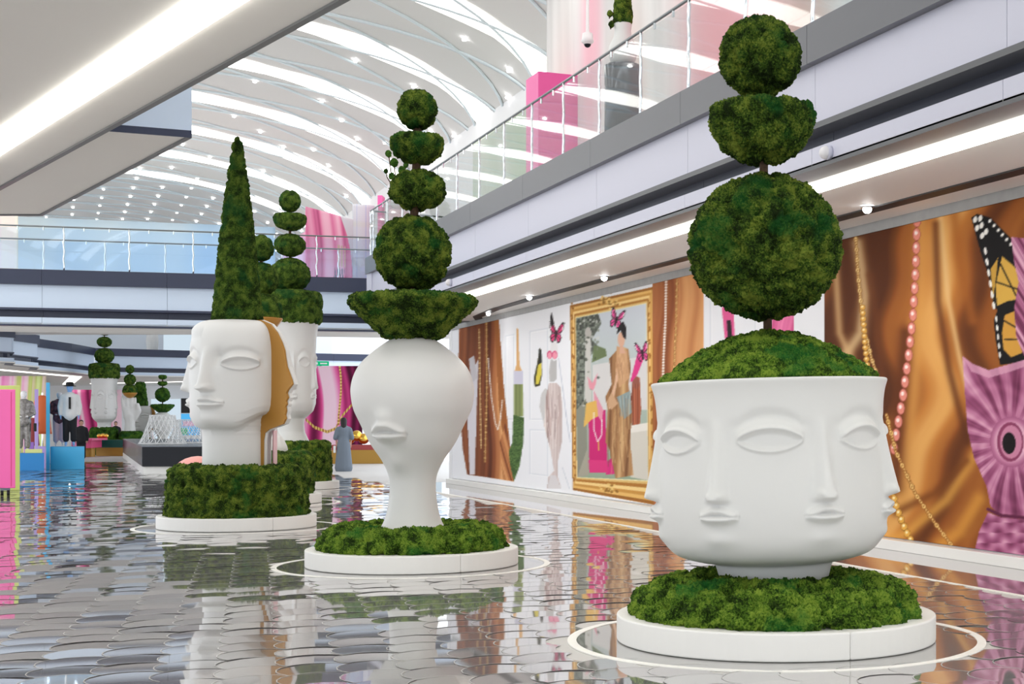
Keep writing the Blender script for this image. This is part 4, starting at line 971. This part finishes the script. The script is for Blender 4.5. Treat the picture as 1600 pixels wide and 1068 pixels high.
# ---------- 5: tall many-faced urn
P5 = PLANTS['tall']
pedestal(P5, 'round white pedestal under the tall face urn')
t = empty('moss_bed'); place(t, P5); tag(t, 'moss drum under the tall face urn', 'moss'); moss('moss_drum', [(.98,.19),(.99,.6),(.97,1.08),(.9,1.17),(.4,1.15)], 'moss', t, 180, .035, .2, .06, .01, 9)
t5 = empty('tall_face_urn'); place(t5, P5); tag(t5, 'tall white urn of faces behind the split head', 'planter')
def d5(TH, ZZ, RR):
    D = np.zeros_like(TH)
    for k in range(7):
        x = wrap(TH-math.radians(8)-k*sp)*.66; D += nose(x, ZZ, 3.28, 2.50, .78, 1.7, .95) + lips(x, ZZ, 2.29, .78, 1.6, .9)
        x = wrap(TH-math.radians(8)-(k+.5)*sp)*.66; D += eye(x, ZZ, 3.12, .70, 1.5, .8)
    return D*sstep(1.8, 2.05, ZZ)*sstep(4.0, 3.8, ZZ)
lathe_faces('urn', [(.52,1.05),(.46,1.18),(.36,1.4),(.34,1.6),(.36,1.74),(.46,1.82),(.56,1.92),(.62,2.1),(.63,2.4),(.63,3.2),(.635,3.7),(.67,3.98),(.70,4.09),(.70,4.13),(.66,4.13),(.64,4.0),(.64,3.9)], d5, 500, 220, 'white_matte', t5)
tp5 = empty('topiary'); place(tp5, P5); tag(tp5, 'five-tier moss topiary on the tall face urn', 'topiary')
moss('moss_drum', [(0,4.05),(.72,4.08),(.77,4.16),(.775,4.7),(.72,4.85),(.4,4.9),(0,4.9)], 'moss_dark', tp5, 170, .03, .13, .035, .008, 12)
MB().tube([(0,0,4.8),(0,0,7.1)], .03, 8).build('stem', 'stem', tp5)
moss('moss_ball', ell(.49,.41,5.29,24), 'moss_dark', tp5, 140, .03, .12, .035, .008, 13); moss('moss_ball', ell(.37,.275,6.03,20), 'moss_dark', tp5, 120, .028, .11, .03, .007, 14)
moss('moss_half_bowl', cupshape(.40,6.40,6.80,.05,10,.12), 'moss_dark', tp5, 110, .028, .1, .025, .006, 15); moss('moss_ball', ell(.255,.265,7.12,20), 'moss_dark', tp5, 100, .026, .09, .025, .006, 16)

# ---------- the same planters far away across the hall
def again(o, u, d, label, cat, s=1.0, zoff=0):
    c = copy_tree(o); p = W(u, d); c.matrix_world.identity(); c.location = (p[0], p[1], zoff); c.rotation_mode = 'XYZ'; c.rotation_euler = (0,0,facing(p)); c.scale = (s,s,s)
    c['label'] = label; c['category'] = cat; return c
def hedge(u, d, w, z0, z1, label):
    p = W(u, d); t = empty('moss_hedge', (p[0], p[1], 0), facing(p)); moss('moss_block', [(w*.98,z0),(w,z0+.1),(w*.98,z1-.08),(w*.85,z1),(0,z1)], 'moss_far', t, 90, .06, .2, .06, .015, 3)
    tag(t, label, 'moss'); return t
again(t5, 163, 76.4, 'tall white face urn in the far distance on the left', 'planter', .97); again(tp5, 163, 76.4, 'five-tier moss topiary far away, cut off by the footbridge', 'topiary', .97)
hedge(162, 76.4, .70, 0, 1.40, 'moss hedge under the far tall face urn')
again(t4, 203, 76.6, 'white raised hand planter in the far distance', 'planter', .86); again(tp4, 203, 76.6, 'three-tier moss topiary on the far raised hand', 'topiary', .86)
hedge(205, 76.6, .60, 0, 1.2, 'moss hedge under the far raised hand')
hedge(225, 78.6, .66, 0, .80, 'moss hedge under the far split head')
hedge(254, 77.6, .6, 0, .36, 'low moss bed under the far egg-shaped planter')
again(t1, 225, 78.6, 'white split head planter in the far distance', 'planter', .80)
p = W(219, 78.6); t = empty('topiary', (p[0],p[1],0)); t.scale = (.8,.8,.8); moss('moss_cone', [(0,3.18),(.50,3.2),(.5,3.3),(.40,4.0),(.32,4.7),(.28,4.78),(0,4.8)], 'moss_far', t, 60, .06, .15, .04, .01, 2); tag(t, 'flat-topped moss cone on the far split head', 'topiary')
again(t2, 254, 77.6, 'white egg-shaped planter far away behind the wire sculptures', 'planter', .86)
p = W(254, 77.6); t = empty('topiary', (p[0],p[1],0)); t.scale = (.86,.86,.86); MB().tube([(0,0,2.9),(0,0,4.75)], .04, 6).build('stem', 'stem', t)
moss('moss_dish', [(0,2.56),(.3,2.6),(.7,2.95),(.7,3.05),(0,3.07)], 'moss_far', t, 60, .05, .12, .03, .01, 2); moss('moss_ball', ell(.44,.44,3.65,16), 'moss_far', t, 60, .05, .12, .03, .01, 3); moss('moss_half_bowl', cupshape(.30,4.2,4.45,.05,8,.08), 'moss_far', t, 50, .05, .1, .02, .01, 4); moss('moss_flat', cupshape(.26,4.6,4.85,.12,8,.08), 'moss_far', t, 50, .05, .1, .02, .01, 5)
tag(t, 'far moss topiary of dish, ball and two small cups', 'topiary')

# ------------------------------------------------------------------ left display area
def blk(name, u0, u1, d, z0, z1, depth, m, label, cat, bevel=.01):
    p, q = Vector(W(u0,d)), Vector(W(u1,d)); n = (q if u1 > 60 else p+(q-p)*.98).normalized()*depth
    t = MB().prism([p, q, q+n, p+n], z0, z1).build(name, m, bevel=bevel); tag(t, label, cat); return t
d = 32.6; p, q = Vector(W(-90,d)), Vector(W(24,d)); n = q.normalized()*.35
t = empty('rolling_panel', ((p.x+q.x)/2, (p.y+q.y)/2, 0)); c0 = Vector(t.location[:2])
MB().prism([p-c0, q-c0, q+n-c0, p+n-c0], .18, Z(608,d)).build('board', 'pink', t, bevel=.015)
MB().prism([p-c0+Vector((-SY,-CY))*.01+ (q-p)*.94, p-c0+Vector((-SY,-CY))*.01+(q-p)*.945, p-c0+(q-p)*.945, p-c0+(q-p)*.94], .22, Z(612,d)).build('seam', 'hot_pink', t)
for s in (.06, .86):
    c = p + (q-p)*s + n*.5 - c0
    for k in (-.07, .07):
        MB().tube([(c.x+k*CY-.03,c.y-k*SY,.075),(c.x+k*CY+.03,c.y-k*SY,.075)], .075, 14).build('caster', 'black', t, True)
    MB().box(c.x-.1,c.x+.1,c.y-.08,c.y+.08,.12,.19).build('caster_fork', 'steel_grey', t)
tag(t, 'large pink panel on black casters at the left edge', 'panel')
blk('lime_panel', -90, 31, 35.5, 0, Z(602,35.5), .3, 'lime', 'lime green panel standing behind the pink rolling panel', 'panel')
blk('display_box', 24, 69, 50.4, 0, .60, 1.0, 'deep_blue', 'deep blue display box beside the pink panel', 'box')
blk('display_box', 78.5, 132, 51.8, 0, .80, 1.2, 'sky_blue', 'sky blue display box under the hatted mannequin', 'box')
blk('display_fin', 72, 78, 51.6, 0, 3.05, 1.2, 'sky_blue', 'tall thin sky blue fin beside the sky blue box', 'panel')
blk('display_fin', 54, 60, 55, 0, 2.9, .6, 'lilac', 'tall thin lilac post behind the deep blue box', 'panel')
blk('display_box', 60.5, 71.5, 53.5, 0, .78, 1.0, 'lilac', 'lilac box tucked behind the sky blue fin', 'box')
blk('display_box', 38, 53, 56.5, 0, .9, .8, 'violet', 'violet box behind the silver mannequin', 'box')
blk('display_tray', 39, 66, 50.6, .60, .73, .5, 'butter', 'pale yellow slab lying on the deep blue box', 'slab')
def figure(name, p, z, h, body_m, label, cat, parts=(), walk=0, arms='down', rot=None):
    t = empty(name, (p[0], p[1], z), facing(p) if rot is None else rot); s = h/1.8
    L = [((0,0,.98),(0,0,1.20),.155,.13),((0,0,1.2),(0,0,1.42),.13,.155),((-.14,0,1.44),(.14,0,1.44),.075,.075),((0,0,1.45),(0,-.01,1.58),.055,.05),((0,-.02,1.66),(0,-.01,1.71),.085,.095)]
    for sg in (-1, 1):
        y = walk*sg
        L += [((sg*.09,0,.95),(sg*.10,-y*.5-.02,.52),.095,.062),((sg*.10,-y*.5-.02,.52),(sg*.10,-y*.6+.03*(y<0),.09),.058,.040),((sg*.10,-y*.6,.05),(sg*.11,-y*.6-.16,.035),.04,.03)]
        if arms == 'bent': L += [((sg*.19,0,1.42),(sg*.27,.03,1.15),.052,.042),((sg*.27,.03,1.15),(sg*.10,-.18,1.05),.04,.03),((sg*.10,-.18,1.05),(sg*.06,-.22,1.04),.035,.025)]
        else: L += [((sg*.19,0,1.42),(sg*.25,.02,1.14),.052,.042),((sg*.25,.02,1.14),(sg*.24,-.06,.88),.04,.03),((sg*.24,-.06,.88),(sg*.23,-.08,.78),.036,.022)]
    remeshed('body', [((a[0]*s,a[1]*s,a[2]*s),(b[0]*s,b[1]*s,b[2]*s),r0*s,r1*s) for a,b,r0,r1 in L], body_m, t, .028)
    for kind, m in parts:
        if kind == 'top': MB().lathe([(.19*s,.95*s),(.17*s,1.15*s),(.21*s,1.36*s),(.20*s,1.46*s),(.08*s,1.52*s)], 20).build('jacket', m, t, True)
        if kind == 'jacket': 
            remeshed('jacket', [((0,0,.92*s),(0,0,1.2*s),.20*s,.165*s),((0,0,1.2*s),(0,0,1.4*s),.165*s,.185*s),((-.17*s,0,1.43*s),(.17*s,0,1.43*s),.09*s,.09*s)]+[((sg*.2*s,0,1.42*s),(sg*.27*s,.02*s,1.14*s),.075*s,.065*s) for sg in (-1,1)]+[((sg*.27*s,.02*s,1.14*s),((.12 if arms == 'bent' else .25)*sg*s,(-.15 if arms == 'bent' else -.05)*s,(1.06 if arms == 'bent' else .92)*s),.06*s,.05*s) for sg in (-1,1)], m, t, .028)
        if kind == 'trousers':
            remeshed('trousers', [((0,0,1.02*s),(0,0,.92*s),.165*s,.165*s)]+[((sg*.09*s,0,.93*s),(sg*.10*s,(-walk*sg*.5-.02)*s,.5*s),.115*s,.09*s) for sg in (-1,1)]+[((sg*.10*s,(-walk*sg*.5-.02)*s,.5*s),(sg*.10*s,-walk*sg*.6*s,.2*s),.09*s,.085*s) for sg in (-1,1)], m, t, .028)
        if kind == 'dress':
            remeshed('dress', [((0,0,.12*s),(0,0,.9*s),.30*s,.22*s),((0,0,.9*s),(0,0,1.15*s),.22*s,.165*s),((0,0,1.15*s),(0,0,1.40*s),.165*s,.19*s),((-.16*s,0,1.43*s),(.16*s,0,1.43*s),.09*s,.09*s)]+[((sg*.2*s,0,1.42*s),(sg*.28*s,.02*s,1.12*s),.085*s,.08*s) for sg in (-1,1)], m, t, .03)
        if kind == 'hair': remeshed('hair', [((0,.03*s,1.72*s),(0,.05*s,1.62*s),.112*s,.11*s),((0,.06*s,1.62*s),(0,.10*s,1.38*s),.11*s,.07*s)], m, t, .02)
        if kind == 'shorthair': remeshed('hair', [((0,.02*s,1.735*s),(0,.04*s,1.68*s),.10*s,.10*s)], m, t, .02)
        if kind == 'hat': MB().lathe([(.17*s,1.735*s),(.175*s,1.745*s),(.11*s,1.76*s),(.11*s,1.83*s),(.08*s,1.86*s),(0,1.865*s)], 24).build('hat', m, t, True)
        if kind == 'tie': MB().prism([(-.03*s,-.215*s),(.03*s,-.215*s),(.03*s,-.19*s),(-.03*s,-.19*s)], 1.08*s, 1.42*s).build('tie', m, t)
        if kind == 'skirt': MB().lathe([(.33*s,.10*s),(.26*s,.5*s),(.20*s,.9*s),(.16*s,1.08*s)], 20).build('skirt', m, t, True)
        if kind == 'bag': MB().box(.26*s,.34*s,-.16*s,.10*s,.62*s,.86*s).build('bag', m, t, bevel=.02)
    tag(t, label, cat); return t
figure('mannequin', W(37,50.9), .60, 2.15, 'mannequin', 'silver-suited white mannequin on the deep blue box', 'mannequin', (('jacket','silver_cloth'),('trousers','silver_cloth'),('bag','black')), arms='bent')
figure('mannequin', W(109,52.4), .80, 2.22, 'blue_skin', 'blue-faced mannequin in black hat and tie on the sky blue box', 'mannequin', (('jacket','cloth_white'),('trousers','cloth_black'),('hat','black'),('tie','black')), arms='down')
figure('mannequin', W(92.5,52.7), .80, 1.95, 'mannequin', 'white mannequin in a patterned jacket beside the blue fin', 'mannequin', (('jacket','print_jacket'),('trousers','pale_pink')), arms='bent')
def garment(u, d, z, h, r, m, label):
    p = W(u, d); t = empty('hanging_garment', (p[0],p[1],0), facing(p)); pr = [(r*1.05,z),(r*1.0,z+.1*h),(r*.8,z+.55*h),(r*.95,z+.8*h),(r*.7,z+.95*h),(r*.2,z+h)]
    MB().lathe(pr, 24).build('cloth', m, t, True); MB().tube([(0,0,0),(0,0,z+h+.1)], .03, 8).build('stand', 'chrome', t); MB().lathe([(.3,0),(.3,.03),(0,.03)], 20).build('foot', 'chrome', t); tag(t, label, 'garment')
garment(66, 59, 1.2, 1.55, .34, 'orange_cloth', 'orange garment on a stand behind the lilac post'); garment(52, 58, .75, 1.1, .22, 'maroon_cloth', 'dark red garment on a stand left of the lilac post')
# counters beyond
t = empty('long_table', (*W(222,47), 0)); c0 = Vector(t.location[:2])
cs = [Vector(W(222,47))-c0, Vector(W(350,47))-c0, Vector(W(310,70))-c0, Vector(W(192,70))-c0]
MB().prism(cs, .24, .86).build('body', 'black_gloss', t, bevel=.01); MB().prism([c+Vector((SY,CY))*.1*(i<2) for i, c in enumerate(cs)], .0, .24).build('base', 'plinth_white', t); MB().prism(cs, .86, .90).build('top', 'steel_grey', t, bevel=.01)
tag(t, 'long glossy black table with a pale top, left of the split head', 'table')
def wirecage(u, d, z, r0, r1, h, label):
    p = W(u, d); t = empty('wire_sculpture', (p[0],p[1],z)); n = 20
    for k in range(n):
        for s in (-1, 1):
            a = 2*PI*k/n; b_ = a + s*.9
            MB().tube([(r0*math.cos(a),r0*math.sin(a),0),((r0+r1)/2*.94*math.cos((a+b_)/2),(r0+r1)/2*.94*math.sin((a+b_)/2),h*.5),(r1*math.cos(b_),r1*math.sin(b_),h)], .014, 4).build('wire', 'cloth_white', t)
    for r, zz_ in ((r0,.01),(r1,h)):
        MB().tube([(r*math.cos(2*PI*i/24),r*math.sin(2*PI*i/24),zz_) for i in range(25)], .018, 5, False).build('hoop', 'cloth_white', t)
    tag(t, label, 'sculpture')
wirecage(254, 52, .90, .80, .42, 1.0, 'white wire lattice cage on the black table'); wirecage(296, 54, .90, .80, .42, .85, 'white wire lattice cage nearest the split head')
t = empty('emerald_cabinet', (*W(150,73.6), 0)); c0 = Vector(t.location[:2]); cs = [Vector(W(150,73.6))-c0, Vector(W(224,73.6))-c0, Vector(W(216,74.9))-c0, Vector(W(150,74.9))-c0]
MB().prism(cs, 0, .42).build('base', 'mustard', t); MB().prism(cs, .42, .80).build('body', 'emerald', t); tag(t, 'low emerald cabinet with gold base in the distance', 'cabinet')
t = empty('pink_table', (*W(118,71), 0)); c0 = Vector(t.location[:2]); cs = [Vector(W(118,70))-c0, Vector(W(144,70))-c0, Vector(W(168,72.6))-c0, Vector(W(168,73.4))-c0, Vector(W(120,73.4))-c0]
MB().prism(cs, .82, .9).build('top', 'hot_pink', t); MB().prism([c*.82+Vector((.1,.25)) for c in cs[:2]]+[c*.82+Vector((.0,.1)) for c in (cs[3],cs[4])], .45, .82).build('bowl', 'hot_pink', t); MB().tube([(.6,.9,0),(.6,.9,.5)], .3, 16).build('leg', 'mustard', t); tag(t, 'low pink counter with pointed end beside the emerald cabinet', 'table')
for k, (u, y) in enumerate(((155,683),(161,680),(166,684),(160,687))):
    p = W(u, 72.6); o = MB().ball((0,0,0), .11, 10).build('gold_ball', 'gold_shiny', None, True); o.location = (p[0], p[1], max(1.01, Z(y,72.6))); tag(o, ('leftmost','topmost','rightmost','frontmost')[k]+' shiny gold ball of the small heap on the pink counter', 'ball', 'gold balls on the pink counter')
d = 72; p, q = Vector(W(283,d)), Vector(W(312,d)); n = Vector((SY,CY))*.15; t = empty('video_screen', (p.x, p.y, 0)); c0 = p.copy()
MB().prism([p-c0, q-c0, q+n-c0, p+n-c0], 0, Z(645,d)).build('stand', 'wall_white', t); f = n*-.03
for k, (a, b_, z0, z1, m) in enumerate(((0,1,1.05,2.1,'screen_blue'),(.1,.7,1.5,1.75,'screen_pink'),(.0,.35,1.08,1.4,'screen_green'))):
    A, B_ = p+(q-p)*a-c0-n*.06*(k+1), p+(q-p)*b_-c0-n*.06*(k+1); MB().prism([A, B_, B_+n*.05, A+n*.05], z0, z1).build('screen', m, t)
MB().prism([p-c0, p-c0+(q-p)*.6, p-c0+(q-p)*.6+n, p-c0+n], Z(645,d), Z(622,d)).build('hood', 'black', t); tag(t, 'lit colourful screen under a black box near the split head', 'screen')
p = W(301, 27.5); so1 = MB().ball((0,0,.42), .5, 14, (1.05,.8,.82)).build('salmon_pouf', 'salmon', None, True); so1.location = (W(309,28.5)[0], W(309,28.5)[1], .0)
for v in so1.data.vertices: v.co.z = max(v.co.z, 0.0)
tag(so1, 'rounded salmon pink pouf behind the moss drum of the split head', 'pouf')
so1.scale = (1,1,1.18)
# people
figure('person', W(537,50), 0, 1.80, 'skin', 'person in a long grey-blue dress walking away, long dark hair', 'person', (('dress','grey_dress'),('hair','hair'),('bag','cloth_white')), walk=.12, rot=facing(W(537,50))+PI)
figure('person', W(127,63), 0, 1.75, 'skin', 'person in dark clothes standing beside the pink counter', 'person', (('jacket','cloth_black'),('trousers','cloth_black'),('shorthair','hair')), walk=.1)
figure('person', W(181,82), 0, 1.72, 'skin', 'distant person in black beside the far tall face urn', 'person', (('jacket','cloth_black'),('skirt','print_jacket'),('shorthair','hair')))
# gold ornaments by the far pink drape
p = W(570, 60); t = empty('gold_display', (p[0],p[1],0), facing(p)); MB().box(-1.3,1.3,-.6,.6,0,.55).build('plinth', 'mustard', t); MB().box(-1.3,1.3,-.55,.6,.55,.75).build('tray', 'maroon_cloth', t)
for k in range(5): MB().ball((-.6+.28*k,-.2,1.0+.12*(k%2)), .22, 10).build('ornament', 'gold_shiny', t, True)
tag(t, 'gold ornaments on a gilded plinth behind the walking person', 'display')
for k, (u0_, u1_, z1_) in enumerate(((196,222,2.9),(236,282,3.3),(318,340,3.0),(600,690,3.4))):
    p, q = Vector(W(u0_,100)), Vector(W(u1_,100)); n = p.normalized()*.1
    o = MB().prism([p, q, q+n, p+n], 0, z1_).build('shop_front', 'shop_glow'); tag(o, ('brightly lit shop front between the far hand and head','brightly lit shop front behind the far egg-shaped planter','brightly lit shop front hidden behind the split head','brightly lit shop front behind the lips planter')[k], 'shop front')
# small things on the far upper gallery
for i, (u, l) in enumerate(((238,'tiny white pot with topiary on the distant upper gallery'),)):
    p = W(u, 83.5); t = empty('potted_topiary', (p[0],p[1],5.72)); MB().lathe([(.3,0),(.34,.6),(.3,1.0),(0,1.0)], 16).build('pot', 'white_matte', t); moss('moss_ball', ell(.3,.3,1.3,10), 'moss_far', t, 30, .08, .1, .03, .01, 2); tag(t, l, 'topiary')
